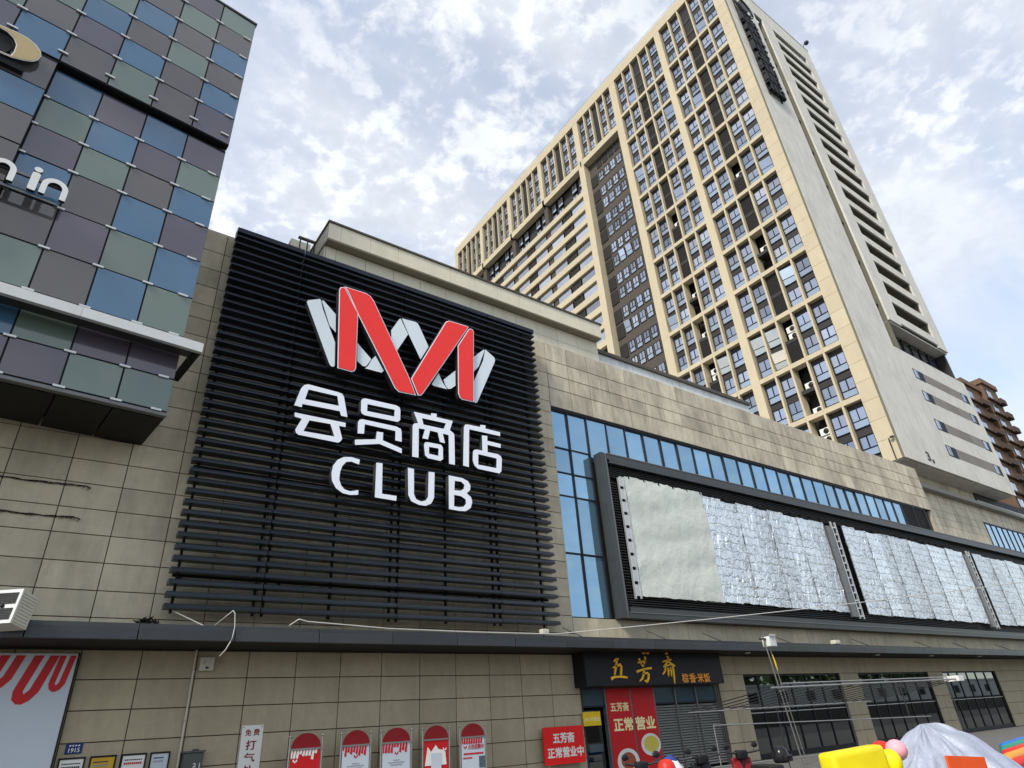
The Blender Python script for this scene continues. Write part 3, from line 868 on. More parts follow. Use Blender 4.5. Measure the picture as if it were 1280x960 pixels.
bx('recess_soffit', -4 * PW, -0.012, OFF + 0.03, 0.03, 17.84, 17.90, 'dark_side', lb)
bx('side_wall', -0.16, 0.0, 0.162, 1.7, 8.75, 24.0, 'p_edge', lb)
bx('side_wall', -0.15, -0.006, 1.702, 9.0, 16.4, 24.0, 'p_edge', lb)
bx('body', -11.1, -0.17, 0.165, 1.65, 8.76, 24.0, 'dark_side', lb)
bx('body', -11.1, -0.17, 1.7, 9.0, 16.4, 23.9, 'dark_side', lb)
bx('roof_cap', -11.1, 0.02, OFF - 0.03, 9.0, 24.0, 24.08, 'frame_metal', lb)
bx('bottom_trim', -11.1, 0.0, -0.012, 0.16, 8.70, 8.78, 'frame_light', lb)
for i in range(10):
    bx('soffit_panel', -(i + 1) * PW + 0.02, -i * PW - 0.02, 0.17, 2.05, 8.68, 8.74, 'dark_side', lb)
# projecting white fin with its return
for i in range(5):
    bx('fin_panel', 0.335 - 2.6 * (i + 1) + 0.006, 0.335 - 2.6 * i, -0.62, -0.50, 10.31, 10.56, 'fin_white', lb)
bx('fin_shelf', -11.0, 0.33, -0.498, -0.02, 10.40, 10.46, 'frame_metal', lb)
bx('fin_return', 0.20, 0.335, -0.498, 1.2, 10.31, 10.53, 'dark_side', lb)
# lettering "…m in" and the gold crescent of a larger emblem
ls = thing('channel_lettering', (-3.0, 14.8, 13.2), 'white rounded channel letters m i n on dark rail over coloured panels', 'sign', rz=AL)


def arch(u0, u1, z0, z1, t):
    um = (u0 + u1) / 2; r1 = (u1 - u0) / 2; r0 = r1 - t; zc = z1 - r1
    out = [(-u1, z0)] + [(-um - r1 * math.cos(R(a)), zc + r1 * math.sin(R(a))) for a in range(0, 181, 15)] + [(-u0, z0), (-u0 - t, z0)]
    out += [(-um + r0 * math.cos(R(a)), zc + r0 * math.sin(R(a))) for a in range(0, 181, 15)] + [(-u1 + t, z0)]
    return out


def lplate(name, loops, y, mat, ext, side, parent):
    # plate drawn in the panel building's own axes, hung on another turned root
    me = upright(curve_mesh(loops, ext, 0.0), y, mat, side)
    dx, dy = parent.location.x - 1.38, parent.location.y - 15.54
    ox = dx * math.cos(AL) + dy * math.sin(AL); oy = -dx * math.sin(AL) + dy * math.cos(AL)
    for v in me.vertices: v.co -= Vector((ox, oy, parent.location.z))
    return place(name, me, parent)


lplate('letter', [arch(3.25, 3.78, 13.33, 13.88, 0.12)], -0.42, 'letter_white', 0.05, 'sign_side', ls)
lplate('letter', [[(-4.0, 13.33), (-3.98, 13.31), (-3.86, 13.31), (-3.84, 13.33), (-3.84, 13.82), (-3.87, 13.85), (-3.97, 13.85), (-4.0, 13.82)]], -0.42, 'letter_white', 0.05, 'sign_side', ls)
lplate('letter_dot', [disc_loop(-3.915, 13.95, 0.085, 0.075)], -0.42, 'letter_white', 0.05, 'sign_side', ls)
lplate('letter', [arch(4.27, 4.75, 13.33, 13.88, 0.12)], -0.42, 'letter_white', 0.05, 'sign_side', ls)
for z in (13.24, 13.74): lplate('rail', [[(-7, z - 0.03), (-3.35, z - 0.03), (-3.35, z + 0.03), (-7, z + 0.03)]], -0.32, 'frame_light', 0.03, 'sign_side', ls)
gs = thing('gold_crescent_sign', (-4.0, 14.7, 16.9), 'gold crescent sign with pale rim on dark bracket', 'sign', rz=AL)
cr = [(-5.9, 17.80), (-5.7, 17.84), (-5.52, 17.86), (-5.35, 17.88), (-5.14, 17.87), (-4.94, 17.78), (-4.80, 17.64), (-4.75, 17.48), (-4.77, 17.30), (-4.85, 17.16), (-5.02, 17.05), (-5.25, 16.96), (-5.6, 16.93),
      (-5.6, 16.98), (-5.27, 17.02), (-5.25, 17.20), (-5.27, 17.45), (-5.37, 17.62), (-5.52, 17.72), (-5.7, 17.74), (-5.9, 17.72)]
lplate('rim', [cr], -0.42, 'letter_white', 0.05, 'sign_side', gs)
lplate('gold_face', [inset(cr, 0.022)], -0.43, 'gold', 0.006, None, gs)
lplate('bracket_box', [[(-5.75, 16.75), (-4.95, 16.75), (-4.95, 16.92), (-5.75, 16.92)]], -0.36, 'dark_side', 0.06, None, gs)
lplate('bracket_arm', [disc_loop(-5.55, 17.35, 0.22, 0.3)], -0.33, 'dark_side', 0.04, None, gs)

# ================================================================ TOWER
tw = thing('apartment_tower', (57, 47, 0), 'tall slab apartment tower with cream window grid and white end wall', 'building')
XT = 47.34


def fx(name, y0, y1, z0, z1, mat, x0=XT, x1=48.4, parent=tw): return bx(name, x0, x1, y0, y1, z0, z1, mat, parent)


bx('core', 48.95, 66.3, 19.85, 77.3, 16.95, 79.0, 't_dark', tw)
bx('underside', 47.45, 67.0, 17.55, 40.0, 16.90, 16.945, 't_white', tw)
PIL = [(17.53, 18.78), (26.36, 27.2), (34.68, 35.74), (42.6, 43.6), (51.4, 52.2), (59.75, 60.6), (68.1, 68.95), (76.4, 77.4)]
for i, (a, b_) in enumerate(PIL):
    if i == 0:
        z = 16.95
        while z < 79.0:
            fx('pilaster_panel', a, b_, z, min(z + 1.64, 79.02) - 0.02, 't_cream', XT, 48.4); z += 1.64
    elif i < 4: fx('pilaster', a, b_, 16.95, 79.05 if i < 3 else 70.2, 't_cream')
    if i >= 3 and i: fx('pilaster', a, b_, 71.25 if i > 2 else 16.95, 79.05, 't_cream')
    if i > 3: fx('pilaster_shaft', a, b_, 16.95, 70.2, 't_brown', 47.75, 48.6)
fx('parapet', 17.53, 77.4, 79.06, 80.7, 't_cream', 47.33, 48.3)
MB().tube([(47.5, 18, 81.2), (47.5, 77.2, 81.2)], 0.03, 5).build('roof_rail', 'galv', tw)
rp = MB()
for k in range(31): rp.box(47.48, 47.52, 18 + 1.97 * k, 18.04 + 1.97 * k, 80.7, 81.2)
rp.build('rail_posts', 'galv', tw)

WM = {}


def window_meshes(wd, ht, style):
    """frame and pane meshes, local: y across, z up, front towards -x, origin at bottom centre."""
    key = (round(wd, 2), round(ht, 2), style)
    if key in WM: return WM[key]
    h = wd / 2; t = 0.075
    fr = MB(); pn = MB()
    zs = ht * 0.36
    for z0, z1 in ((0, t), (zs, zs + t), (ht - t, ht)): fr.box(-0.03, 0.05, -h, h, z0, z1)
    for y0, y1 in ((-h, -h + t), (h - t, h), (-0.04, 0.04)):
        fr.box(-0.028, 0.05, y0, y1, (zs + t) if abs(y0) < 0.1 else t, ht - t)
    pn.box(0.0, 0.012, -h + t, h - t, zs + t, ht - t, 0)
    pn.box(0.0, 0.012, -h + t, h - t, t, zs, 1)
    res = []
    for b, mats in ((fr, ['t_frame']), (pn, ['t_glass', 't_sillglass'])):
        me = bpy.data.meshes.new('window'); me.from_pydata(b.v, [], b.f)
        for m in mats: me.materials.append(MATS[m])
        me.polygons.foreach_set('material_index', b.mi); me.update(); res.append(me)
    WM[key] = res
    return res


NW = 0


def t_window(x, yc, z, wd, ht, stuff=None, name='window'):
    global NW
    fr, pn = window_meshes(wd, ht, 0)
    if stuff is not None:
        for me, k in ((fr, 0), (pn, 1)):
            stuff.add([(v.co.x + x, v.co.y + yc, v.co.z + z) for v in me.vertices], [tuple(p.vertices) for p in me.polygons],
                      0)
            if k: 
                for q in range(len(me.polygons)): stuff.mi[-1 - q] = 1
        return
    NW += 1
    o = link(name, fr, tw, (x, yc, z))
    p = link('pane', pn, o, (x, yc, z))
    if random.random() < 0.055: p.rotation_euler = (0, R(-14), R(10))
    else: p.rotation_euler = (0, R(random.uniform(-1.2, 1.2)), R(random.uniform(-1.2, 1.2)))


def ac_unit(x, y, z, rz=0.0):
    a = thing('air_conditioner', (x, y, z), 'white outdoor air conditioner unit in a dark tower recess', 'air conditioner', 'air conditioners in the tower recesses')
    MB().box(x - 0.16, x + 0.16, y - 0.42, y + 0.42, z, z + 0.56).build('case', 'ac_white', a)
    f = MB(); f.lathe((0, 0, 0), [(0.23, 0.0), (0.23, 0.015), (0.05, 0.02)], 14); f.rot(ry=-math.pi / 2); f.v = [(p[0] + x - 0.162, p[1] + y - 0.1, p[2] + z + 0.28) for p in f.v]
    f.build('fan_grille', 'ac_dark', a)


LV = [17.27 + 4.93 * k for k in range(11)] + [71.5]       # underside of every beam, ground cell first
far_win = MB()
bays = [(18.78, 26.36), (27.2, 34.68)]
open_cells = {(0, 1), (0, 2), (0, 4), (0, 6), (1, 1), (1, 2), (1, 3), (1, 4), (1, 6), (0, 0), (1, 0)}
for bi, (ya, yb) in enumerate(bays):
    pit = (yb - ya) / 5.0
    for k in range(1, 5):
        y = ya + pit * k
        fx('mullion', y - 0.085, y + 0.085, 16.95, 79.05, 't_cream', 47.37, 48.3)
    for k in range(11):
        zb = 22.2 + 4.93 * k
        for q in range(5):
            a = ya + pit * q + (0.087 if q else 0.0); b_ = ya + pit * (q + 1) - (0.087 if q < 4 else 0.0)
            fx('beam', a, b_, zb + 0.04, zb + 0.46, 't_cream', 47.36, 48.2)
    for q in range(5):
        yc = ya + pit * (q + 0.5); wd = pit - 0.18
        if q != 2:
            fx('infill_wall', yc - wd / 2, yc + wd / 2, 16.95, 79.05, 't_spandrel', 47.80, 47.92)
        for k in range(11):
            z0 = 22.2 + 4.93 * k + 0.5 - 4.93; z1 = z0 + 4.43
            if q != 2:
                if k == 0:
                    t_window(47.76, yc, z1 - 2.02, wd - 0.06, 1.66); t_window(47.76, yc, z1 - 4.3, wd - 0.06, 1.66)
                else:
                    t_window(47.76, yc, z1 - 2.05, wd - 0.06, 1.66); t_window(47.76, yc, z0 + 0.12, wd - 0.06, 1.66)
            else:
                fx('slab_edge', yc - wd / 2, yc + wd / 2, z0 + 2.0, z0 + 2.34, 't_spandrel', 47.72, 48.9)
                op = (bi, k) in open_cells
                for h, (c0, c1) in enumerate(((z0, z0 + 2.0), (z0 + 2.34, z1))):
                    if op and (h == 1 or k in (1, 4)):
                        fx('recess_wall', yc - wd / 2, yc + wd / 2, c0, c1, 't_dark', 48.75, 48.9)
                        if h == 1 or k == 1:
                            ac_unit(48.1, yc - 0.12, c0 + 0.04)
                            if k in (0, 2): ac_unit(48.1, yc - 0.1, c0 + 0.75)
                    else:
                        lo = MB()
                        n_ = int((c1 - c0) / 0.11)
                        for s_ in range(n_): lo.box(47.74, 47.81, yc - wd / 2, yc + wd / 2, c0 + 0.11 * s_, c0 + 0.11 * s_ + 0.075)
                        lo.box(47.82, 47.85, yc - wd / 2, yc + wd / 2, c0, c1)
                        lo.build('louvre_panel', 't_dark', tw)
        # three storeys at the top
        for s_ in range(3):
            z = 72.15 + 2.32 * s_
            if q != 2: t_window(47.76, yc, z, wd - 0.06, 1.55)
            else:
                lo = MB(); lo.box(47.78, 47.84, yc - wd / 2, yc + wd / 2, z - 0.1, z + 1.72); lo.build('louvre_panel', 't_dark', tw)
                fx('slab_edge', yc - wd / 2, yc + wd / 2, z + 1.73, z + 2.2, 't_spandrel', 47.72, 48.2)
# further bays of the top storeys
for bi in range(2, 7):
    ya, yb = PIL[bi][1], PIL[bi + 1][0]
    pit = (yb - ya) / 5.0
    fx('beam', ya - 0.6, yb + 0.6, 70.22, 71.24, 't_cream', 47.352, 48.3)
    for k in range(1, 5):
        y = ya + pit * k; fx('mullion', y - 0.085, y + 0.085, 71.25, 79.05, 't_cream', 47.37, 48.3)
    for q in range(5):
        yc = ya + pit * (q + 0.5); wd = pit - 0.18
        fx('infill_wall', yc - wd / 2, yc + wd / 2, 71.25, 79.05, 't_spandrel' if q != 2 else 't_dark', 47.80, 47.92)
        for s_ in range(3):
            z = 71.9 + 2.38 * s_
            if q != 2: t_window(47.76, yc, z, wd - 0.06, 1.6, None if bi == 2 else far_win)
# recessed brown bay with small paired windows
fx('recess_wall', 35.76, 42.58, 16.95, 70.2, 't_brown', 48.3, 48.5)
for k in range(11):
    for zt in (62.68 + 4.93 - 4.93 * k, 64.85 - 4.93 * k):
        if zt < 24: continue
        for yc in (37.15, 38.3, 39.45, 40.6): t_window(48.26, yc, zt - 1.55, 0.92, 1.55)
        for a, b_ in ((35.8, 36.5), (41.3, 42.5)):
            fx('louvre_panel', a, b_, zt - 1.75, zt + 0.05, 't_dark', 48.2, 48.29)
for yc in (37.15, 38.3, 39.45, 40.6): fx('louvre_panel', yc - 0.45, yc + 0.45, 68.4, 69.9, 't_dark', 48.22, 48.29)
# banded wing
fx('wing_wall', 43.62, 77.3, 16.95, 70.2, 't_spandrel', 48.62, 48.9)
zb = 65.1
while zb > 24:
    fx('balcony_band', 43.62, 77.35, zb, zb + 0.9, 't_cream', 47.36, 47.9)
    fx('floor_slab', 43.62, 77.3, zb + 0.1, zb + 0.4, 't_brown', 47.9, 48.6)
    zb -= 2.41
for bi in range(3, 7):
    ya, yb = PIL[bi][1], PIL[bi + 1][0]
    for zt in [65.1 - 2.41 * k for k in range(10)]:
        for a, b_ in ((ya + 0.15, ya + 2.75), (yb - 2.75, yb - 0.2)):
            bx('ribbon_window', 47.66, 47.70, a, b_, zt - 1.45, zt - 0.1, 't_glass', tw)
        bx('window_post', 47.6, 47.8, ya + 3.0, ya + 3.12, zt - 1.5, zt, 't_spandrel', tw)
        bx('window_post', 47.6, 47.8, ya + 4.6, ya + 4.72, zt - 1.5, zt, 't_spandrel', tw)
        bx('louvre_panel', 47.66, 47.72, ya + 3.13, ya + 4.59, zt - 1.45, zt, 't_dark', tw)
    for z in (66.2, 68.3):
        for q in range(5):
            yc = ya + (yb - ya) * (q + 0.5) / 5
            if q != 2: t_window(48.3, yc, z, 1.1, 1.6, far_win)
if far_win.v:
    o = far_win.build('window', ['t_frame', 't_glass'], tw); o['kind'] = 'stuff'

# ---- white end wall (faces the street)
YE = 17.35


def ex(name, x0, x1, z0, z1, mat='t_white', y0=YE, y1=17.52, parent=tw): return bx(name, x0, x1, y0, y1, z0, z1, mat, parent)


ex('end_wall', 47.42, 53.7, 28.202, 79.6); ex('end_wall', 55.5, 57.7, 31.6, 79.6); ex('end_wall', 65.0, 67.0, 31.6, 79.6)
ex('end_wall', 57.7, 65.0, 76.3, 79.6); ex('end_wall', 53.7, 55.5, 76.3, 79.6)
ex('end_wall', 47.42, 67.3, 16.95, 28.2)
bx('corner_joint', 47.375, 47.418, 17.37, 17.525, 16.96, 79.5, 't_cheek', tw)
ex('end_recess', 53.6, 55.6, 28.2, 76.3, 't_dark', 19.6, 19.8)  # slot and balcony backs coloured dark in place of shade in the recess
bx('slot_cheek', 55.5, 55.62, 17.53, 19.6, 28.2, 76.3, 't_cheek', tw); bx('slot_cheek', 53.58, 53.7, 17.53, 19.6, 28.2, 76.3, 't_cheek', tw)
for k in range(10): ex('slot_slab', 53.71, 55.49, 28.5 + 4.93 * k, 29.0 + 4.93 * k, 't_cheek', 17.75, 19.59)
ex('end_recess', 57.6, 65.1, 31.6, 76.3, 't_dark', 19.6, 19.8)
bx('balcony_cheek', 57.58, 57.7, 17.53, 19.6, 31.6, 76.3, 't_cheek', tw); bx('balcony_cheek', 65.0, 65.12, 17.53, 19.6, 31.6, 76.3, 't_cheek', tw)
for k in range(18):
    z = 32.8 + 2.47 * k
    ex('balcony_parapet', 57.702, 64.998, z - 0.92, z, 't_white', YE, 17.5)
    ex('balcony_slab', 57.71, 64.99, z - 0.9, z - 0.75, 't_cheek', 17.51, 19.59)
    bx('downpipe', 62.6, 62.68, 18.3, 18.38, z - 0.74, z + 1.5, 'galv', tw)
ex('end_recess', 53.7, 67.0, 28.2, 31.58, 't_dark', 18.9, 19.1)
ex('recess_ceiling', 55.5, 67.0, 31.45, 31.59, 't_white', 17.53, 18.88)
ex('recess_glass', 57.6, 66.2, 28.4, 31.2, 't_glass', 18.5, 18.52)
for k in range(6): ex('recess_bar', 57.6 + 1.7 * k, 57.72 + 1.7 * k, 28.4, 31.2, 't_frame', 18.4, 18.49)
for z in (28.4, 29.7, 31.1): ex('recess_bar', 57.6, 66.3, z, z + 0.12, 't_spandrel', 18.33, 18.39)
bx('recess_pier', 66.6, 66.98, 17.7, 18.9, 28.22, 31.4, 't_spandrel', tw)
for zt in (26.62, 24.5, 21.85, 19.55):
    for x0, x1 in ((55.75, 57.6), (64.9, 66.4)):
        w_ = ex('end_window', x0, x1, zt - 0.95, zt, 't_frame', YE - 0.012, YE + 0.05)
        for a, b_ in ((x0 + 0.12, x0 + 0.58), (x0 + 0.66, x0 + 0.8)):
            bx('pane', a, b_, YE - 0.02, YE - 0.013, zt - 0.86, zt - 0.08, 't_glass', w_)
    for a, b_ in ((57.62, 60.1), (60.1, 62.5), (62.5, 64.88)):
        ex('brown_band', a + 0.004, b_ - 0.004, zt - 0.9, zt - 0.02, 't_brownband', YE - 0.014, YE + 0.02)
bx('right_return', 66.84, 66.98, 17.53, 40, 16.96, 28.2, 't_white', tw)
bx('right_return', 66.84, 66.98, 17.53, 40, 31.6, 79.6, 't_white', tw)
ex('roof_cap', 47.3, 67.1, 79.605, 79.8, 't_white', YE - 0.05, 18.5)
lettering('block_number', '3', 51.2, 51.75, 17.35, 18.1, YE - 0.03, 'print_dark', tw, 0.012, 0.02)
lettering('block_number', '#', 51.92, 52.25, 17.27, 17.6, YE - 0.03, 'print_dark', tw, 0.012, 0.01)
al = MB(); al.tube([(66.2, 17.4, 79.8), (66.6, 17.2, 80.8), (67.0, 17.1, 81.2)], 0.05, 6); al.ball((67.2, 17.1, 81.3), 0.32, 10); al.build('roof_lamp', 'dark_steel', tw)
wl = MB(); wl.tube([(47.2, 17.9, 16.95), (47.2, 17.9, 18.5), (47.15, 17.7, 18.55)], 0.045, 6); wl.box(47.05, 47.25, 17.5, 17.72, 18.5, 18.6); wl.build('wall_lamp', 'dark_steel', tw)
# vertical rooftop sign seen edge-on
vs_ = thing('vertical_sign', (50, 17.2, 57.2), 'dark vertical sign with oval emblem high on the white end wall', 'sign')
ov = MB()
for rr in (1.75, 1.45):
    pts = [(50.0 + rr * math.cos(R(a)), 16.9, 73.2 + 0.95 * rr * math.sin(R(a))) for a in range(0, 361, 15)]
    ov.tube(pts, 0.09, 6)
ov.build('oval_ring', 'sign_black', vs_)
plate('oval_mark', [disc_loop(50.0, 73.2, 0.9, 0.8)], 16.85, 'sign_black', vs_, 0.12)
random.seed(3)
for k in range(8):
    z0 = 57.6 + 1.72 * k
    b = MB()
    for s_ in range(5):
        z = z0 + 0.1 + 0.31 * s_; a = random.uniform(48.5, 49.2); c_ = random.uniform(50.6, 51.6)
        b.box(a, c_, 16.82, 17.2, z, z + 0.1)
    for s_ in range(4):
        x = 48.7 + 0.8 * s_ + random.uniform(-.2, .2); b.box(x, x + 0.12, 16.821, 17.19, z0, z0 + random.uniform(0.9, 1.5))
    b.build('sign_character', 'sign_black', vs_)
rb = MB(); rb.box(48.9, 49.0, 17.21, 17.34, 57.4, 74.8); rb.box(51.0, 51.1, 17.21, 17.34, 57.4, 74.8); rb.build('sign_rails', 'sign_black', vs_)
random.seed(11)

# ================================================================ BROWN APARTMENT BLOCK behind the tower
br = thing('brown_apartment_block', (112, 33, 0), 'brown brick apartment block with bay windows behind the white tower', 'building')


def brown_bay(x0, x1, y0, top, floors=14):
    bx('wall', x0, x1, y0, y0 + 14, 0, top - 0.8, 'b_brown', br)
    bx('roof_cornice', x0 - 0.25, x1 + 0.25, y0 - 0.3, y0 + 14.2, top - 0.8, top, 'b_brown', br)
    for k in range(floors):
        z = top - 3.1 - 2.38 * k
        if z < 20: break
        w_ = bx('window', x0 + 0.6, x0 + 2.6, y0 - 0.06, y0 + 0.05, z, z + 1.4, 't_frame', br)
        bx('pane', x0 + 0.75, x0 + 1.55, y0 - 0.08, y0 - 0.062, z + 0.1, z + 1.3, 't_sillglass', w_)
        bx('pane', x0 + 1.65, x0 + 2.45, y0 - 0.08, y0 - 0.062, z + 0.1, z + 1.3, 't_glass', w_)
        bx('ledge', x0 - 0.2, x1 + 0.2, y0 - 0.35, y0 - 0.001, z - 0.4, z - 0.2, 'b_dark', br)
        bx('balcony', x0 + 3.3, x1 - 0.2, y0 - 0.75, y0 - 0.36, z - 0.55, z + 0.3, 'b_dark', br)


brown_bay(103.6, 109.8, 27.0, 43.6); brown_bay(110.2, 115.8, 26.4, 45.0); brown_bay(116.6, 121.0, 27.6, 44.2)

# ================================================================ BUILDING ACROSS THE STREET (seen only as reflection)
op = thing('opposite_building', (90, -34, 0), 'low cream building across the street mirrored in shop windows', 'building')
bx('wall', 10, 200, -40, -30, 2.4, 5.4, 'flash_white', op); bx('base', 10, 200, -39.9, -30.1, 0, 2.4, 'coping', op)
bx('roof_edge', 9.8, 200.2, -40.2, -29.8, 5.4, 5.7, 'flash_white', op)
for k in range(24): bx('window', 13 + 7.6 * k, 15.4 + 7.6 * k, -30.0, -29.95, 3.2, 4.6, 't_frame', op)
# street trees standing behind it, also only mirrored
for k in range(12):
    tx, ty, th = 24 + 14.5 * k + random.uniform(-3, 3), -46 + random.uniform(-2, 2), random.uniform(13, 17)
    tr = thing('street_tree', (tx, ty, 0), 'leafy street tree behind the low cream building across the street', 'tree', 'street trees across the road')
    MB().tube([(tx, ty, 0), (tx + 0.2, ty, th * 0.35), (tx, ty + 0.2, th * 0.7)], [0.32, 0.24, 0.1], 8).build('trunk', 'bark', tr)
    cw = MB()
    for q in range(520):
        d_ = Vector((random.gauss(0, 1), random.gauss(0, 1), random.gauss(0, 1))).normalized() * random.uniform(0.5, 1.0)
        p_ = Vector((tx + d_.x * 6.5, ty + d_.y * 4.5, th * 0.58 + d_.z * th * 0.42))
        u_ = Vector((random.uniform(-1, 1), random.uniform(-1, 1), random.uniform(-1, 1))).normalized(); v_ = u_.orthogonal().normalized(); s_ = random.uniform(0.6, 1.1)
        cw.add([p_ - u_ * s_, p_ - v_ * s_ * 0.6, p_ + u_ * s_, p_ + v_ * s_ * 0.6], [(0, 1, 2, 3)])
    cw.build('crown', 'leaf', tr)

bx('void_shade_panel', 62.0, 73.0, 18.72, 18.79, 16.2, 16.9, 'dark_side', mall)  # flat dark panel, its colour stands for the shade inside an opening
bx('void_ledge', 61.8, 73.0, 18.60, 18.79, 16.02, 16.19, 'flash_white', mall)

# ================================================================ STREET-LEVEL THINGS ON THE LEFT WALL
# white poster hoarding with red drips
hd = thing('poster_hoarding', (-1.6, 17.4, 0.12), 'large pale hoarding with red W drips left of the stone tiles', 'poster')
bx('board', -4.6, 0.9, 17.36, 17.49, 0.12, 3.68, 'poster_white', hd)
bx('edge_trim', 0.902, 0.935, 17.35, 17.49, 0.12, 3.70, 'dark_side', hd)


def drip(x, top, bot, wd, sl):
    """one red U-shaped ribbon with a pale slit, leaning."""
    def sk(p): return (p[0] + (p[1] - bot) * sl, p[1])
    o_ = [(x - wd / 2, top), (x - wd / 2, bot + wd * 0.55), (x - wd * 0.36, bot + wd * 0.2), (x - wd * 0.1, bot + 0.005), (x + wd * 0.12, bot), (x + wd * 0.32, bot + wd * 0.15), (x + wd / 2, bot + wd * 0.5), (x + wd / 2, top)]
    i_ = [(x - wd * 0.1, top + 0.01), (x - wd * 0.12, bot + wd * 0.55), (x - wd * 0.02, bot + wd * 0.42), (x + wd * 0.1, bot + wd * 0.62), (x + wd * 0.12, top + 0.01)]
    return [[sk(p) for p in o_]], [[sk(p) for p in i_]]


for x, bot, wd, sl in ((-0.42, 2.98, 0.42, 0.30), (0.08, 2.72, 0.44, 0.30), (0.62, 2.94, 0.29, 0.16), (-1.1, 2.8, 0.42, 0.30), (-1.8, 2.9, 0.42, 0.30)):
    a, b_ = drip(x, 3.64, bot, wd, sl)
    d_ = plate('red_drip', a, 17.352, 'poster_red', hd, 0.003); plate('pale_slit', b_, 17.346, 'poster_white', d_, 0.002)
lettering('caption', '首店', -0.62, -0.30, 2.27, 2.40, 17.353, 'print_dark', hd, 0.002)
lettering('caption', '上市', -0.62, -0.30, 2.06, 2.19, 17.353, 'print_dark', hd, 0.002)
# house number
hn = thing('house_number_plate', (1.24, 17.45, 1.8), 'small blue enamel house number plate reading 1915', 'plate')
bx('plate', 1.09, 1.39, 17.47, 17.495, 1.79, 1.975, 'plate_blue', hn)
lettering('number', '1915', 1.15, 1.345, 1.815, 1.895, 17.463, 'paper', hn, 0.002, 0.01)
for k in range(4): bx('street_character', 1.15 + 0.052 * k, 1.18 + 0.052 * k, 17.462, 17.468, 1.925, 1.95, 'paper', hn)
# framed certificates
cert = [(1.02, 1.49, 'paper', 'framed white notice with two dark printed lines under the house number', 'print_dark'),
        (1.57, 2.05, 'brass', 'framed gold coloured plaque between two white notices', 'cream_dark'),
        (2.14, 2.62, 'paper', 'framed white notice with a line of red characters', 'poster_red'),
        (2.69, 3.08, 'poster_white', 'narrow framed white notice beside the drain pipe', 'print_grey')]
for k, (x0, x1, m, lab, pr) in enumerate(cert):
    c_ = thing('framed_notice', ((x0 + x1) / 2, 17.46, 1.36), lab, 'notice')
    bx('sheet', x0 + 0.03, x1 - 0.03, 17.472, 17.492, 1.37, 1.69, m, c_)
    for a, b_, e, f in ((x0, x1, 1.692, 1.725), (x0, x1, 1.335, 1.368)): bx('frame_bar', a, b_, 17.455, 17.495, e, f, 'dark_side', c_)
    bx('frame_bar', x0, x0 + 0.028, 17.456, 17.495, 1.37, 1.69, 'dark_side', c_); bx('frame_bar', x1 - 0.028, x1, 17.456, 17.495, 1.37, 1.69, 'dark_side', c_)
    n_ = 9 if k in (0, 2) else 1
    for r_, (zz0, hh) in enumerate(((1.60, 0.022), (1.525, 0.04))):
        for q in range(n_):
            a = x0 + 0.07 + (x1 - x0 - 0.14) * q / n_; b_ = x0 + 0.07 + (x1 - x0 - 0.14) * (q + 0.8) / n_
            bx('print_mark', a, b_, 17.468, 17.471, zz0, zz0 + hh, pr if r_ else 'print_dark', c_)
# drain pipe, electric box, lamp box, vertical sign
dp = thing('drain_pipe', (3.26, 17.42, 0.12), 'thin beige drain pipe running down the tiles', 'pipe')
MB().tube([(3.26, 17.44, 0.12), (3.26, 17.44, 3.79)], 0.022, 10).build('pipe', 'beige_plastic', dp)
for z in (1.2, 2.3, 3.3): MB().box(3.225, 3.295, 17.41, 17.495, z, z + 0.03).build('pipe_clamp', 'steel', dp)
eb = thing('electric_box', (3.49, 17.35, 0.9), 'dark grey electric meter box beside the drain pipe', 'electric box')
MB().box(3.32, 3.72, 17.22, 17.49, 0.9, 1.66).build('case', 'elec_grey', eb, 0.012)
bx('lid', 3.29, 3.75, 17.19, 17.49, 1.665, 1.70, 'elec_grey', eb); bx('latch', 3.5, 3.62, 17.28, 17.36, 1.702, 1.73, 'dark_steel', eb)
bx('door', 3.36, 3.68, 17.21, 17.218, 0.95, 1.6, 'elec_grey', eb)
lettering('mark', '2', 3.52, 3.59, 1.38, 1.46, 17.205, 'paper', eb, 0.002, 0.01); bx('mark', 3.65, 3.665, 17.203, 17.209, 1.36, 1.46, 'paper', eb)
lb_ = thing('lamp_box', (3.51, 17.4, 3.33), 'small off-white lamp box under the canopy', 'lamp')
MB().box(3.36, 3.67, 17.32, 17.49, 3.33, 3.62).build('case', 'beige_plastic', lb_, 0.015)
bx('slot', 3.49, 3.56, 17.312, 17.32, 3.37, 3.41, 'dark_side', lb_); bx('crack', 3.45, 3.46, 17.313, 17.32, 3.47, 3.56, 'dark_side', lb_)
vsn = thing('air_pump_sign', (4.78, 17.45, 0.95), 'tall white sign with dark red Chinese characters on the tiles', 'sign')
bx('board', 4.54, 5.03, 17.465, 17.492, 0.95, 2.15, 'paper', vsn, ch=0.004)
for i, (ch_, x0, x1, z0, z1) in enumerate((('免', 4.62, 4.76, 1.93, 2.07), ('费', 4.81, 4.95, 1.93, 2.07), ('打', 4.66, 4.90, 1.64, 1.84), ('气', 4.65, 4.90, 1.40, 1.58), ('处', 4.65, 4.90, 1.13, 1.33))):
    lettering('character', ch_, x0, x1, z0, z1, 17.459, 'poster_dkred', vsn, 0.002, 0.018)
for x in (4.575, 4.995): MB().tube([(x, 17.455, 2.11), (x, 17.466, 2.11)], 0.012, 6).build('screw', 'dark_steel', vsn)

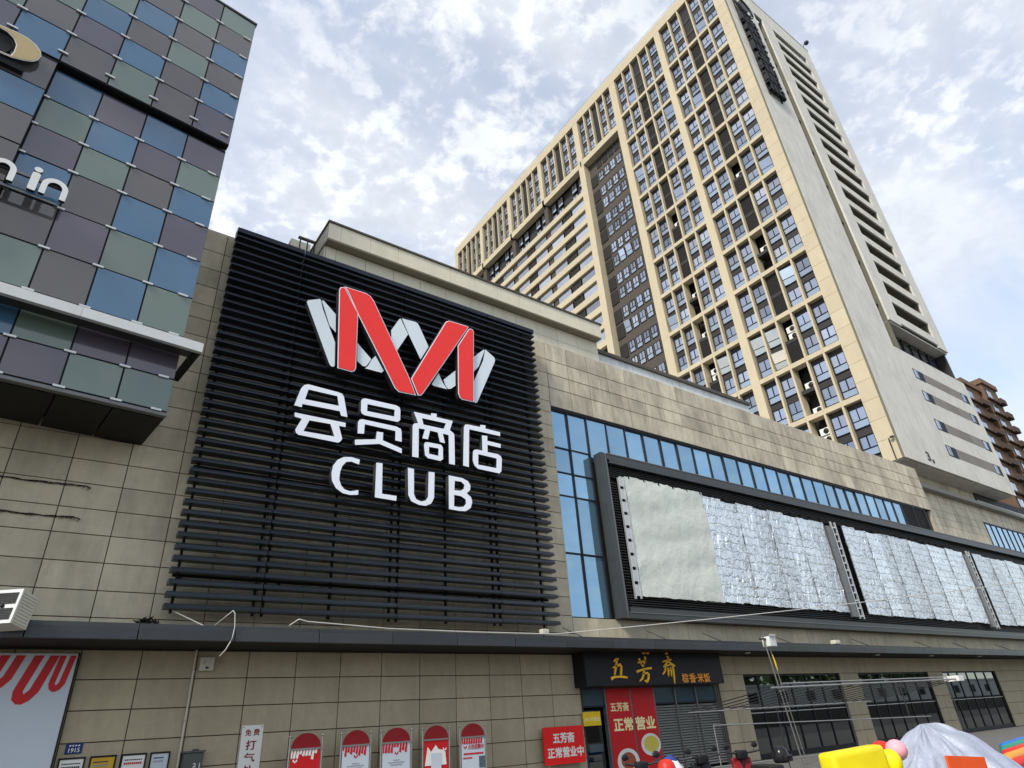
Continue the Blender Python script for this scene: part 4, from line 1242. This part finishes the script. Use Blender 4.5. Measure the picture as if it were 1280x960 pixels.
# five standing poster boards
SX = [(5.46, 6.28), (6.71, 7.52), (7.76, 8.64), (8.93, 9.77), (10.06, 10.92)]
labs = ['arched poster stand with a plain red sheet', 'arched poster stand with a white sheet, beside the all-red one',
        'arched poster stand with a white sheet, middle of the row', 'arched poster stand, red sheet with a white zigzag and blank white card',
        'arched poster stand with red recruitment headline on white']
for k, (x0, x1) in enumerate(SX):
    st = thing('poster_stand', ((x0 + x1) / 2, 16.8, 0.12), labs[k], 'poster stand', 'arched poster stands along the wall')
    a, b_ = x0 + 0.02, x1 - 0.02
    for x in (a, b_):
        p_ = MB().tube([(x, 16.8, 0.12), (x, 16.8, 1.82)], 0.022, 10).build('post', 'steel', st)
        MB().ball((x, 16.8, 1.85), 0.036, 12).build('finial', 'steel', p_)
    mid = (a + b_) / 2; hw = (b_ - a) / 2 - 0.04
    arc = disc_loop(mid, 1.60, hw, 0.31, 22, 0, 180)
    plate('arch_panel', [arc], 16.785, 'poster_dkred', st, 0.012)
    bx('crossbar', a, b_, 16.77, 16.82, 1.565, 1.598, 'steel', st); bx('crossbar', a, b_, 16.77, 16.82, 0.42, 0.45, 'steel', st)
    bx('foot', a - 0.05, b_ + 0.05, 16.6, 17.0, 0.12, 0.15, 'steel', st)
    red = k in (0, 3)
    sh = bx('sheet', a + 0.04, b_ - 0.04, 16.79, 16.80, 0.452, 1.563, 'poster_red' if red else 'poster_white', st)
    if k != 3:
        n_ = 9
        for q in range(n_):
            xx = a + 0.045 + (b_ - a - 0.13) * q / n_; ln = random.choice((0.09, 0.13, 0.17, 0.21)) if k < 4 else 0.15
            dw = (b_ - a - 0.13) / n_
            lp = [(xx, 1.56), (xx + dw * 0.62, 1.56), (xx + dw * 0.62 - 0.02, 1.56 - ln), (xx - 0.03, 1.56 - ln + 0.02)]
            lp = [(max(p[0], a + 0.045), p[1]) for p in lp]
            plate('drip_stripe', [lp], 16.784, 'paper' if red else 'poster_red', sh, 0.002)
    wk = 'paper' if red else 'poster_red'
    mx_ = mid if k in (1, 2) else (a + 0.15 if k in (0, 4) else b_ - 0.15)
    mk = [(mx_ - 0.05, 1.33), (mx_ - 0.05, 1.39), (mx_ - 0.02, 1.36), (mx_, 1.33), (mx_ + 0.02, 1.36), (mx_ + 0.05, 1.39), (mx_ + 0.05, 1.33), (mx_ + 0.03, 1.33), (mx_, 1.30), (mx_ - 0.03, 1.33)]
    plate('small_emblem', [mk], 16.785, wk, sh, 0.002)
    if k in (1, 2):
        for r_, ww in ((1.19, 0.09), (1.14, 0.22), (1.09, 0.16)): bx('print_line', mid - ww, mid + ww, 16.782, 16.788, r_, r_ + 0.02, 'print_grey', sh)
    if k == 3:
        zig = [(a + 0.06, 1.0), (a + 0.14, 1.42), (a + 0.2, 1.36), (a + 0.24, 1.3), (mid - 0.02, 1.46), (mid + 0.06, 1.36), (b_ - 0.14, 1.32), (b_ - 0.1, 1.0)]
        plate('white_zigzag', [zig], 16.785, 'paper', sh, 0.002)
        bx('blank_card', mid - 0.16, mid + 0.14, 16.776, 16.78, 0.85, 1.27, 'poster_white', sh)
    if k == 4:
        lettering('headline', '火热招聘中', a + 0.24, b_ - 0.08, 1.29, 1.41, 16.782, 'poster_red', sh, 0.002, 0.01)
        bx('print_line', a + 0.1, b_ - 0.1, 16.782, 16.788, 1.17, 1.21, 'poster_red', sh); bx('print_line', a + 0.08, mid - 0.05, 16.782, 16.788, 1.08, 1.11, 'poster_red', sh)
        bx('picture', b_ - 0.24, b_ - 0.05, 16.781, 16.787, 0.85, 1.12, 'frost', sh)

# vent / cooling unit at the far left, nest, cables
vu = thing('wall_ventilator', (-0.44, 15.62, 3.93), 'white louvred ventilation unit with beige ribbed side above the canopy', 'ventilator')
m_ = MB().box(-0.34, 0.34, -0.3, 0.3, 0, 0.72)
vr = R(-36)
T_ = Matrix.Translation((-0.50, 15.62, 3.93)) @ Matrix.Rotation(vr, 4, 'Z') @ Matrix.Rotation(R(-9), 4, 'X') @ Matrix.Scale(0.88, 4)


def tmb(b): b.v = [tuple(T_ @ Vector(p)) for p in b.v]; return b


tmb(MB().box(-0.30, 0.30, -0.2, 0.3, 0, 0.70)).build('case', 'beige_plastic', vu)
tmb(MB().box(-0.31, 0.31, -0.235, -0.202, -0.01, 0.71)).build('front_frame', 'ac_white', vu)
for z0 in (0.07, 0.40):
    for q in range(7): tmb(MB().box(-0.25, 0.25, -0.255, -0.236, z0 + 0.035 * q, z0 + 0.022 + 0.035 * q)).build('louvre_blade', 'ac_dark', vu)
tmb(MB().ball((0.0, -0.25, 0.355), 0.045, 10)).build('knob', 'ac_dark', vu)
for q in range(10): tmb(MB().box(0.301, 0.312, -0.16, 0.27, 0.04 + 0.066 * q, 0.075 + 0.066 * q)).build('side_rib', 'beige_plastic', vu)
bx('bracket', -0.5, -0.4, 15.75, 16.4, 4.135, 4.18, 'dark_steel', vu)
ns = thing('bird_nest', (2.0, 16.6, 4.13), 'dark clump of debris lying on the canopy below the louvres', 'debris')
b = MB()
for q in range(70):
    a = random.uniform(0, 3.14); r_ = random.uniform(0.02, 0.24)
    c_ = Vector((1.98 + r_ * math.cos(a) * 1.1, 16.45 + random.uniform(-.1, .1), 4.10 + r_ * math.sin(a) * 0.85))
    d_ = Vector((random.uniform(-1, 1), random.uniform(-.5, .5), random.uniform(-.3, .6))).normalized() * 0.09
    b.tube([c_ - d_, c_, c_ + d_], [0.006, 0.022, 0.004], 4)
b.build('twigs', 'nest', ns)


def cable(name, pts, r, mat, label, sub=6, jit=0.0):
    out = []
    for i in range(len(pts) - 1):
        for k in range(sub):
            p = Vector(pts[i]).lerp(Vector(pts[i + 1]), k / sub)
            if jit: p += Vector((0, random.uniform(-jit, jit) * 0.3, random.uniform(-jit, jit)))
            out.append(p)
    out.append(Vector(pts[-1]))
    o = MB().tube(out, r, 6).build(name, mat); tag(o, label, 'cable'); return o


for zc_, xe, lab in ((7.40, 0.28, 'upper frayed black cable on the stone under the coloured panels'), (6.63, 0.24, 'lower frayed black cable on the stone under the coloured panels')):
    b = MB()
    for s_ in range(3):
        pts = []; x = -2.6
        while x < xe:
            pts.append((x, 17.475 - 0.008 * s_, zc_ + 0.018 * math.sin(x * 2.2) + random.uniform(-.022, .022))); x += random.uniform(0.07, 0.2)
        b.tube(pts, 0.009, 5)
    for s_ in range(26):
        x = random.uniform(-2.4, xe); z = zc_ + random.uniform(-.02, .01)
        b.tube([(x, 17.47, z), (x + random.uniform(-.05, .05), 17.45, z - random.uniform(0.02, 0.09))], 0.005, 4)
    b.tube([(xe - 0.05, 17.46, zc_), (xe + 0.02, 17.45, zc_ - 0.03), (xe - 0.03, 17.45, zc_ - 0.10)], [0.012, 0.022, 0.008], 5)
    tag(b.build('wall_cable', 'cable_black'), lab, 'cable')
sag = [(5.0, 16.2, 4.2), (5.15, 15.98, 4.32), (5.35, 15.97, 4.27), (7.5, 15.97, 4.17), (10.0, 15.97, 4.15), (13.0, 15.95, 4.16)]
P0, P1 = Vector((13.0, 15.95, 4.16)), Vector((46.0, 6.2, 7.2))
for k in range(1, 13):
    t = k / 12; p = P0.lerp(P1, t); p.z -= 0.9 * t * (1 - t); sag.append(tuple(p))
cable('overhead_cable', sag, 0.015, 'cable_grey', 'long pale cable from the canopy sweeping past the billboard', 3)
cable('fascia_cable', [(3.35, 16.8, 4.16), (3.62, 15.98, 4.45), (3.66, 15.96, 4.40), (3.70, 15.96, 4.10), (3.68, 15.96, 3.85), (3.58, 15.98, 3.62), (3.5, 16.1, 3.5)], 0.012, 'cable_grey', 'thin white cable looped over the canopy fascia edge', 3)
cable('brace_cable', [(2.5, 17.0, 4.58), (3.1, 16.3, 4.16)], 0.012, 'cable_grey', 'thin pale wire from the louvre foot to the canopy', 2)
fl = thing('flood_lamp', (12.85, 16.3, 4.13), 'small white flood lamp on the canopy edge below the louvres', 'lamp')
MB().box(12.72, 12.98, 16.18, 16.36, 4.2, 4.34).build('head', 'beige_plastic', fl, 0.02); MB().tube([(12.85, 16.3, 4.13), (12.85, 16.3, 4.22)], 0.02, 6).build('stem', 'dark_steel', fl)
fl = thing('flood_lamp', (29.7, 16.4, 4.13), 'small beige flood lamp on the canopy under the billboard', 'lamp')
MB().box(29.45, 29.85, 16.35, 16.6, 4.2, 4.36).build('head', 'beige_plastic', fl, 0.02); MB().tube([(29.65, 16.5, 4.13), (29.65, 16.5, 4.22)], 0.02, 6).build('stem', 'dark_steel', fl)

# ================================================================ RESTAURANT FRONT
sb = thing('restaurant_sign', (18.4, 17.2, 2.74), 'black sign box with gold calligraphy and orange small characters', 'sign')
bx('box', 14.9, 21.8, 16.88, 17.49, 2.76, 3.795, 'sign_black', sb, ch=0.01)


def brush(pts, ws):
    """a tapering brush stroke as one closed outline."""
    Lp, Rp = [], []
    n = len(pts)
    for i in range(n):
        p = Vector(pts[i]); d = (Vector(pts[min(i + 1, n - 1)]) - Vector(pts[max(i - 1, 0)])).normalized()
        nn = Vector((-d.y, d.x)) * ws[i] / 2
        Lp.append(tuple(p + nn)); Rp.append(tuple(p - nn))
    return Lp + Rp[::-1]


def gold_char(strokes):
    o = None
    for pts, ws in strokes:
        me = upright(curve_mesh([brush(pts, ws)], 0.02), 16.84, 'sign_gold')
        o = place('gold_stroke' if o else 'gold_character', me, o or sb) if o is None else (place('gold_stroke', me, o), o)[1]


gold_char([([(16.18, 3.50), (16.30, 3.56), (16.42, 3.58)], [0.05, 0.08, 0.05]),
           ([(16.34, 3.56), (16.27, 3.38), (16.20, 3.22), (16.14, 3.08)], [0.05, 0.08, 0.07, 0.04]),
           ([(16.10, 3.30), (16.25, 3.36), (16.45, 3.40), (16.50, 3.34), (16.46, 3.18), (16.42, 3.05)], [0.04, 0.06, 0.09, 0.08, 0.08, 0.05]),
           ([(15.97, 2.97), (16.10, 3.02), (16.35, 3.03), (16.55, 3.02), (16.72, 3.0)], [0.10, 0.07, 0.06, 0.07, 0.05])])
gold_char([([(17.32, 3.46), (17.5, 3.49), (17.72, 3.53)], [0.04, 0.05, 0.05]),
           ([(17.40, 3.60), (17.44, 3.50), (17.48, 3.41)], [0.07, 0.06, 0.04]), ([(17.72, 3.66), (17.68, 3.54), (17.62, 3.42)], [0.08, 0.06, 0.04]),
           ([(17.50, 3.40), (17.56, 3.34)], [0.06, 0.07]),
           ([(17.20, 3.18), (17.38, 3.22), (17.65, 3.27), (17.95, 3.29)], [0.08, 0.06, 0.06, 0.07]),
           ([(17.58, 3.26), (17.52, 3.10), (17.42, 2.96), (17.28, 2.88)], [0.06, 0.07, 0.06, 0.03]),
           ([(17.50, 3.10), (17.70, 3.14), (17.76, 3.10), (17.72, 2.96), (17.62, 2.86), (17.52, 2.90)], [0.05, 0.06, 0.08, 0.08, 0.08, 0.04])])
gold_char([([(18.84, 3.68), (18.90, 3.60)], [0.06, 0.07]),
           ([(18.58, 3.50), (18.8, 3.54), (19.02, 3.57)], [0.05, 0.05, 0.05]),
           ([(18.84, 3.54), (18.72, 3.42), (18.56, 3.32)], [0.06, 0.06, 0.03]), ([(18.84, 3.52), (19.0, 3.42), (19.18, 3.36)], [0.05, 0.08, 0.04]),
           ([(18.66, 3.34), (18.82, 3.38), (18.98, 3.40)], [0.04, 0.04, 0.04]),
           ([(18.66, 3.32), (18.60, 3.18), (18.46, 3.08)], [0.06, 0.06, 0.03]),
           ([(18.78, 3.30), (18.78, 3.14), (18.74, 3.02)], [0.06, 0.06, 0.03]), ([(18.92, 3.32), (18.93, 3.14), (18.90, 3.02)], [0.05, 0.05, 0.03]),
           ([(18.80, 3.20), (18.92, 3.22)], [0.04, 0.04]),
           ([(19.06, 3.38), (19.05, 3.18), (19.03, 2.98), (19.01, 2.78)], [0.07, 0.07, 0.06, 0.02])])
for i, ch_ in enumerate('棕香米饭'):
    x0 = 19.45 + (0.0, 0.39, 0.84, 1.20)[i]
    lettering('small_character', ch_, x0, x0 + 0.34, 2.80, 3.11, 16.855, 'sign_orange', sb, 0.01, 0.012)
bx('middle_dot', 20.215, 20.255, 16.856, 16.88, 2.94, 2.98, 'sign_orange', sb)
for x in (17.5, 17.7, 18.65):
    MB().lathe((x, 16.7, 3.72), [(0.05, 0), (0.06, 0.06)], 8).build('spot_lamp', 'sign_orange', sb)

rf = thing('restaurant_shopfront', (18.7, 17.7, 0.12), 'dark restaurant shopfront with blue transoms and three louvred shutters', 'shopfront')
bx('backing', 15.2, 22.18, 18.1, 18.29, 0.12, 2.72, 'dark_side', rf)
cols_ = [15.22, 16.25, 17.44, 18.6, 19.72, 20.87, 22.05]
for x in cols_: bx('post', x - 0.03, x + 0.03, 17.56, 17.7, 0.12, 2.72, 'mullion' if x < 16 else 'frame_light', rf)
bx('post', 22.085, 22.18, 17.53, 17.9, 0.12, 2.72, 'coping', rf)
for i, (a, b_) in enumerate(zip(cols_[:-1], cols_[1:])):
    if i in (0, 3, 4, 5):
        bx('transom_pane', a + 0.032, b_ - 0.032, 17.62, 17.64, 2.23, 2.72, 'transom', rf)
        bx('transom_rail', a + 0.032, b_ - 0.032, 17.58, 17.68, 2.18, 2.228, 'mullion', rf)
    if i in (3, 4, 5):
        l_ = MB()
        for q in range(24):
            z = 0.2 + 0.082 * q
            vs = [(a + 0.032, 17.58, z), (b_ - 0.032, 17.58, z), (b_ - 0.032, 17.66, z + 0.05), (a + 0.032, 17.66, z + 0.05)]
            l_.add(vs + [(p[0], p[1] + 0.012, p[2] - 0.012) for p in vs], [(0, 1, 2, 3), (7, 6, 5, 4), (0, 4, 5, 1), (3, 2, 6, 7)])
        o = l_.build('shutter_slats', 'shutter', rf); o['kind'] = 'stuff'
        bx('shutter_back', a + 0.032, b_ - 0.032, 17.72, 17.74, 0.12, 2.17, 'dark_side', rf)
bx('door_leaf', 15.3, 16.18, 17.78, 17.8, 0.14, 2.1, 'shop_glass', rf)
bx('door_stile', 15.25, 15.34, 17.74, 17.81, 0.14, 2.1, 'amber_pvc', rf)
bx('door_notice', 15.5, 16.1, 17.765, 17.775, 0.9, 1.12, 'frost', rf)
bx('counter', 15.35, 16.2, 18.0, 18.09, 0.14, 1.2, 'room', rf)
ys = thing('yellow_notice', (15.42, 17.45, 1.65), 'yellow notice with pale characters over the restaurant door', 'sign')
bx('board', 15.05, 15.80, 17.40, 17.44, 1.65, 2.05, 'yellow_sign', ys, ch=0.004); lettering('characters', '24小时营业', 15.10, 15.75, 1.78, 1.90, 17.395, 'pale_yellow', ys, 0.002, 0.015)
for i, (a, b_) in enumerate(((16.29, 17.40), (17.48, 18.56))):
    ps = thing('red_poster', ((a + b_) / 2, 17.55, 0.2), ('red restaurant poster reading the shop name beside the door', 'red restaurant poster with a plate of yellow rice beside the shutters')[i], 'poster')
    bx('sheet', a, b_, 17.55, 17.57, 0.2, 2.72, 'poster_red', ps)
    if i == 0:
        lettering('shop_name', '五芳斋', 16.42, 17.28, 2.02, 2.30, 17.545, 'pale_yellow', ps, 0.002, 0.02)
        lettering('headline', '正常', 16.48, 17.38, 1.43, 1.83, 17.545, 'pale_yellow', ps, 0.002, 0.03)
        d_ = plate('dish', [disc_loop(16.95, 0.55, 0.5, 0.38)], 17.545, 'dish', ps, 0.002); plate('food', [disc_loop(16.95, 0.58, 0.33, 0.24)], 17.54, 'food_red', d_, 0.002)
    else:
        lettering('headline', '营业', 17.50, 18.46, 1.43, 1.83, 17.545, 'pale_yellow', ps, 0.002, 0.03)
        d_ = plate('dish', [disc_loop(18.10, 0.98, 0.47, 0.33)], 17.545, 'dish', ps, 0.002); plate('food', [disc_loop(18.12, 1.0, 0.36, 0.24)], 17.54, 'noodle', d_, 0.002)
rbd = thing('red_board', (14.1, 17.3, 0.12), 'red standing board with two lines of white characters beside the door', 'sign')
b = plate('board', [[(13.33, 0.69), (14.87, 0.69), (14.9, 0.72), (14.9, 1.66), (14.87, 1.69), (13.33, 1.69), (13.3, 1.66), (13.3, 0.72)]], 17.3, 'red_board', rbd, 0.02)
lettering('characters', '五芳斋', 13.66, 14.52, 1.24, 1.53, 17.294, 'paper', rbd, 0.002, 0.03); lettering('characters', '正常营业中', 13.42, 14.84, 0.86, 1.14, 17.294, 'paper', rbd, 0.002, 0.03)
for x in (13.5, 14.7): MB().tube([(x, 17.36, 0.12), (x, 17.36, 0.7)], 0.02, 8).build('leg', 'steel', rbd)

# ================================================================ PLAY THINGS BEHIND THE LAST SHOP WINDOW
pg = thing('play_slide', (45, 19.6, 0.1), 'blue and amber play slide behind the shop glass', 'slide')
for (xa, za, xb, zb_, m) in ((42.0, 0.9, 46.2, 2.5, 'amber_pvc'), (42.4, 0.5, 46.6, 2.0, 'blue_pvc'), (44.2, 0.4, 47.0, 1.6, 'green_pvc')):
    MB().tube([(xa, 19.4, za), ((xa + xb) / 2, 19.4, (za + zb_) / 2), (xb, 19.4, zb_)], 0.28, 10).build('slide_tube', m, pg)
for x in (43, 46): MB().tube([(x, 19.5, 0.1), (x, 19.5, 2.4)], 0.06, 8).build('post', 'blue_pvc', pg)
vg = thing('vent_grille', (44.7, 18.4, 2.3), 'white vent grille high behind the shop glass', 'grille')
for k in range(8): bx('blade', 43.7, 45.8, 18.40, 18.48, 2.42 + 0.075 * k, 2.455 + 0.075 * k, 'ac_white', vg)

# ================================================================ PIPE FRAME, POLE
pf_ = thing('awning_frame', (19.5, 11.5, 0.12), 'bare steel pipe awning frame standing before the shop windows', 'frame')
YF, YB = 10.0, 13.0
MB().tube([(14.6, YF, 2.16), (24.6, YF, 2.24)], 0.022, 8).build('front_rail', 'steel', pf_)
MB().tube([(15.4, YF + 0.25, 2.26), (24.6, YF + 0.25, 2.32)], 0.018, 8).build('front_rail', 'steel', pf_)
MB().tube([(15.0, YB, 1.79), (24.6, YB, 1.80)], 0.018, 8).build('back_rail', 'steel', pf_)
for k in range(17):
    x = 15.0 + 0.6 * k
    MB().tube([(x, YB, 1.82), (x, YF, 2.2)], 0.013, 6).build('roof_tube', 'dark_steel', pf_)
for x in (17.65, 20.75, 23.82): MB().tube([(x, YF, 0.12), (x, YF, 2.2)], 0.02, 8).build('post', 'dark_steel', pf_)
for x in (15.2, 19.0, 23.0): MB().tube([(x, YB, 0.12), (x, YB, 1.8)], 0.016, 8).build('post', 'dark_steel', pf_)
MB().box(24.5, 24.85, YF - 0.1, YF + 0.35, 2.18, 2.34).build('end_cap', 'ac_white', pf_)
for z, xa, xb in ((1.48, 12.2, 21.9), (0.74, 12.0, 16.4), (0.36, 19.0, 24.3)):
    MB().tube([(xa, YF - 0.05, z), (xb, YF - 0.05, z - (0.2 if z > 1 else 0.04))], 0.012, 8).build('side_rail', 'steel', pf_)
MB().tube([(12.2, YF - 0.05, 0.12), (12.2, YF - 0.05, 1.5)], 0.012, 8).build('post', 'steel', pf_)
cp = thing('camera_pole', (21.0, 14, 0.12), 'slim pole carrying a white camera box above the canopy', 'pole')
MB().tube([(21.2, 14, 0.12), (20.65, 14, 3.98)], 0.022, 8).build('pole', 'steel', cp); MB().tube([(21.42, 14, 0.12), (20.9, 14, 3.6)], 0.015, 8).build('pole', 'steel', cp)
MB().box(20.75, 21.15, 13.85, 14.15, 3.66, 3.98).build('camera_box', 'ac_white', cp, 0.02); MB().box(20.45, 20.75, 13.96, 14.04, 3.88, 3.93).build('arm', 'dark_steel', cp)
MB().tube([(20.8, 13.9, 3.4), (20.86, 13.9, 3.15), (20.9, 13.9, 2.9)], [0.01, 0.03, 0.01], 6).build('yellow_tie', 'yellow_sign', cp)
MB().box(20.8, 21.1, 13.8, 13.85, 3.98, 4.05).build('camera_hood', 'galv', cp)

# ================================================================ KIDDIE RIDES AND SCOOTERS AT THE KERB
kr = thing('kiddie_ride', (11.3, 6.5, 0.12), 'bright yellow kiddie ride seat with pink knob', 'ride')
b = MB().box(10.5, 11.82, 6.3, 6.62, 0.42, 1.05); b.rot(rz=R(-6), about=(11.1, 6.5, 0.5), ry=R(-2)); b.build('backrest', 'yellow_pvc', kr, 0.09)
MB().box(10.4, 12.0, 5.5, 6.6, 0.25, 0.55).build('seat_base', 'yellow_pvc', kr, 0.08)
MB().ball((11.98, 6.3, 0.80), 0.17, 14, 0, (1, 1, 1.15)).build('armrest', 'yellow_pvc', kr)
MB().tube([(12.06, 6.3, 0.84), (12.2, 6.32, 0.9)], 0.07, 10).build('knob_neck', 'pink_pvc', kr)
b = MB(); b.ball((12.36, 6.35, 0.95), 0.17, 14, 0, (1.05, 1, 0.95)); b.build('knob', 'pink_pvc', kr)
MB().ball((12.45, 6.65, 0.92), 0.22, 14, 0, (1.1, 0.8, 0.8)).build('red_shell', 'red_pvc', kr)
MB().box(10.5, 12.6, 5.6, 6.8, 0.12, 0.25).build('base', 'blue_pvc', kr, 0.03)
ct = thing('covered_ride', (15.1, 6.9, 0.12), 'large shape draped in a crumpled silver tarpaulin', 'tarpaulin')
vs, fs = [], []
na, nr = 120, 26
for j in range(nr + 1):
    for i in range(na):
        a = 2 * math.pi * i / na; r_ = j / nr
        fold = 1 + 0.10 * r_ * math.sin(7 * a + 1.0) + 0.07 * r_ * math.sin(13 * a + 2.2 + 2 * r_) + 0.04 * math.sin(23 * a + 5 * r_)
        x = 15.0 + 0.3 * (1 - r_) * math.copysign(1, math.cos(a)) * 0.9 + (2.3 * math.cos(a) if math.cos(a) > 0 else 1.9 * math.cos(a)) * r_ * fold
        y = 6.9 + 1.3 * math.sin(a) * r_ * fold
        z = 0.14 + 1.12 * (1 - r_ ** 1.25) + (0.06 * math.sin(9 * a + 6 * r_) + 0.035 * math.sin(17 * a - 9 * r_)) * r_ * (1 - r_) * 4
        vs.append((x, y, max(0.13, z)))
for j in range(nr):
    for i in range(na):
        a, b_ = j * na + i, j * na + (i + 1) % na
        fs.append((a + na, b_ + na, b_, a))
MB().add(vs, fs, 0, True).build('tarpaulin', 'silver_tarp', ct)
pb = thing('orange_panel', (12.9, 5.6, 0.12), 'orange red folding panel leaning before the silver tarpaulin', 'panel')
b = MB().box(12.35, 13.35, 5.55, 5.59, 0.12, 0.82); b.rot(rz=R(-8), about=(12.8, 5.55, 0.2), ry=R(5)); b.build('board', 'orange_pvc', pb)
b = MB().box(12.4, 13.2, 5.68, 5.71, 0.12, 0.62); b.build('rear_board', 'blue_pvc', pb)
ip = thing('inflatable_pool', (19.5, 6.4, 0.12), 'rainbow coloured inflatable play pool edge', 'inflatable')
for k, (m, y, z) in enumerate((('blue_pvc', 5.4, 0.44), ('red_pvc', 6.5, 0.42), ('amber_pvc', 7.0, 0.47), ('red_pvc', 7.3, 0.50), ('green_pvc', 7.8, 0.52), ('blue_pvc', 8.2, 0.52))):
    x_ = 2.62 * y
    MB().tube([(x_ - 0.3, y, z - 0.3), (x_, y, z - 0.05), (x_ + 1.2, y - 0.02, z), (x_ + 3.2, y, z + 0.02), (x_ + 6, y, z)], [0.07, 0.12, 0.13, 0.13, 0.13], 12).build('inflated_tube', m, ip)
MB().box(16.6, 24, 5.6, 8.3, 0.12, 0.32).build('base_mat', 'blue_pvc', ip, 0.05)


def scooter(x, y, rz, body, label):
    s_ = thing('electric_scooter', (x, y, 0.12), label, 'scooter', 'electric scooters parked in front of the restaurant')
    def rb_(b): 
        b.v = [tuple(Matrix.Translation((x, y, 0.12)) @ Matrix.Rotation(rz, 4, 'Z') @ Vector(p)) for p in b.v]; return b
    for yy in (-0.58, 0.58):
        w_ = MB(); w_.lathe((0, 0, -0.045), [(0.10, 0), (0.20, 0.0), (0.215, 0.045), (0.20, 0.09), (0.10, 0.09)], 18); w_.rot(ry=math.pi / 2); w_.v = [(p[0], p[1] + yy, p[2] + 0.215) for p in w_.v]
        rb_(w_).build('wheel', 'rubber', s_)
    rb_(MB().box(-0.14, 0.14, -0.32, 0.62, 0.26, 0.34)).build('footboard', body, s_, 0.03)
    rb_(MB().box(-0.15, 0.15, 0.02, 0.66, 0.34, 0.66)).build('rear_body', body, s_, 0.07)
    rb_(MB().box(-0.14, 0.14, 0.02, 0.68, 0.66, 0.74)).build('saddle', 'rubber', s_, 0.035)
    f_ = MB().box(-0.19, 0.19, -0.50, -0.40, 0.3, 0.84); f_.rot(rx=R(10), about=(0, -0.45, 0.3)); rb_(f_).build('leg_shield', body, s_, 0.04)
    rb_(MB().tube([(0, -0.57, 0.22), (0, -0.44, 0.9)], 0.03, 8)).build('fork', 'dark_steel', s_)
    h_ = MB().tube([(-0.32, -0.36, 0.93), (-0.12, -0.44, 0.9), (0.12, -0.44, 0.9), (0.32, -0.36, 0.93)], 0.018, 8)
    rb_(h_).build('handlebar', 'dark_steel', s_)
    rb_(MB().box(-0.10, 0.10, -0.54, -0.40, 0.80, 0.95)).build('headlamp_pod', 'black_gloss', s_, 0.03)
    for sx in (-1, 1):
        m1 = rb_(MB().tube([(0.22 * sx, -0.40, 0.92), (0.27 * sx, -0.44, 0.99)], 0.008, 6)).build('mirror_stem', 'dark_steel', s_)
        mb = MB(); mb.ball((0, 0, 0), 0.065, 10, 0, (1, 0.25, 0.75)); mb.v = [(p[0] + 0.28 * sx, p[1] - 0.44, p[2] + 1.02) for p in mb.v]; rb_(mb).build('mirror', 'black_gloss', m1)
    return s_


scooter(8.45, 8.2, R(160), 'red_pvc', 'red scooter carrying a red helmet'); scooter(9.2, 8.3, R(150), 'cloth_white', 'white scooter under a blue and white rain cape')
scooter(10.0, 8.2, R(165), 'black_gloss', 'black scooter between the caped one and the maroon one'); scooter(11.0, 8.2, R(155), 'poster_dkred', 'maroon scooter with a black helmet on its saddle')
for x, y, z, m, lab in ((8.3, 7.8, 0.86, 'red_pvc', 'glossy red helmet resting on the red scooter'), (11.2, 7.8, 0.86, 'black_gloss', 'black helmet resting on the maroon scooter')):
    h_ = thing('helmet', (x, y, z), lab, 'helmet')
    MB().lathe((x, y, z), [(0.125, 0.0), (0.14, 0.05), (0.14, 0.12), (0.12, 0.20), (0.07, 0.245), (0.01, 0.255)], 18).build('shell', m, h_)
    MB().box(x - 0.1, x + 0.1, y - 0.17, y - 0.10, z + 0.02, z + 0.12).build('visor', 'black_gloss', h_, 0.02)
rc = thing('rain_cape', (9.32, 8.66, 0.62), 'blue and white rain cape draped over scooter handlebars', 'cape')
vs, fs = [], []
for j in range(9):
    for i in range(24):
        a = 2 * math.pi * i / 24; r_ = j / 8
        vs.append((9.32 + 0.34 * r_ * math.cos(a) * (1 + 0.12 * math.sin(5 * a)), 8.66 + 0.28 * r_ * math.sin(a) * (1 + 0.1 * math.sin(4 * a)), 1.12 - 0.50 * r_ ** 1.7 + 0.02 * math.sin(6 * a) * r_))
for j in range(8):
    for i in range(24):
        a, b_ = j * 24 + i, j * 24 + (i + 1) % 24; fs.append((a + 24, b_ + 24, b_, a))
b = MB(); b.add(vs, fs, 0, True); b.mi = [1 if k < 24 * 3 else 0 for k in range(len(fs))]
b.build('cape', ['cloth_white', 'cloth_blue'], rc)
print('tiles', NT, 'windows', NW, 'objects', len(bpy.data.objects))
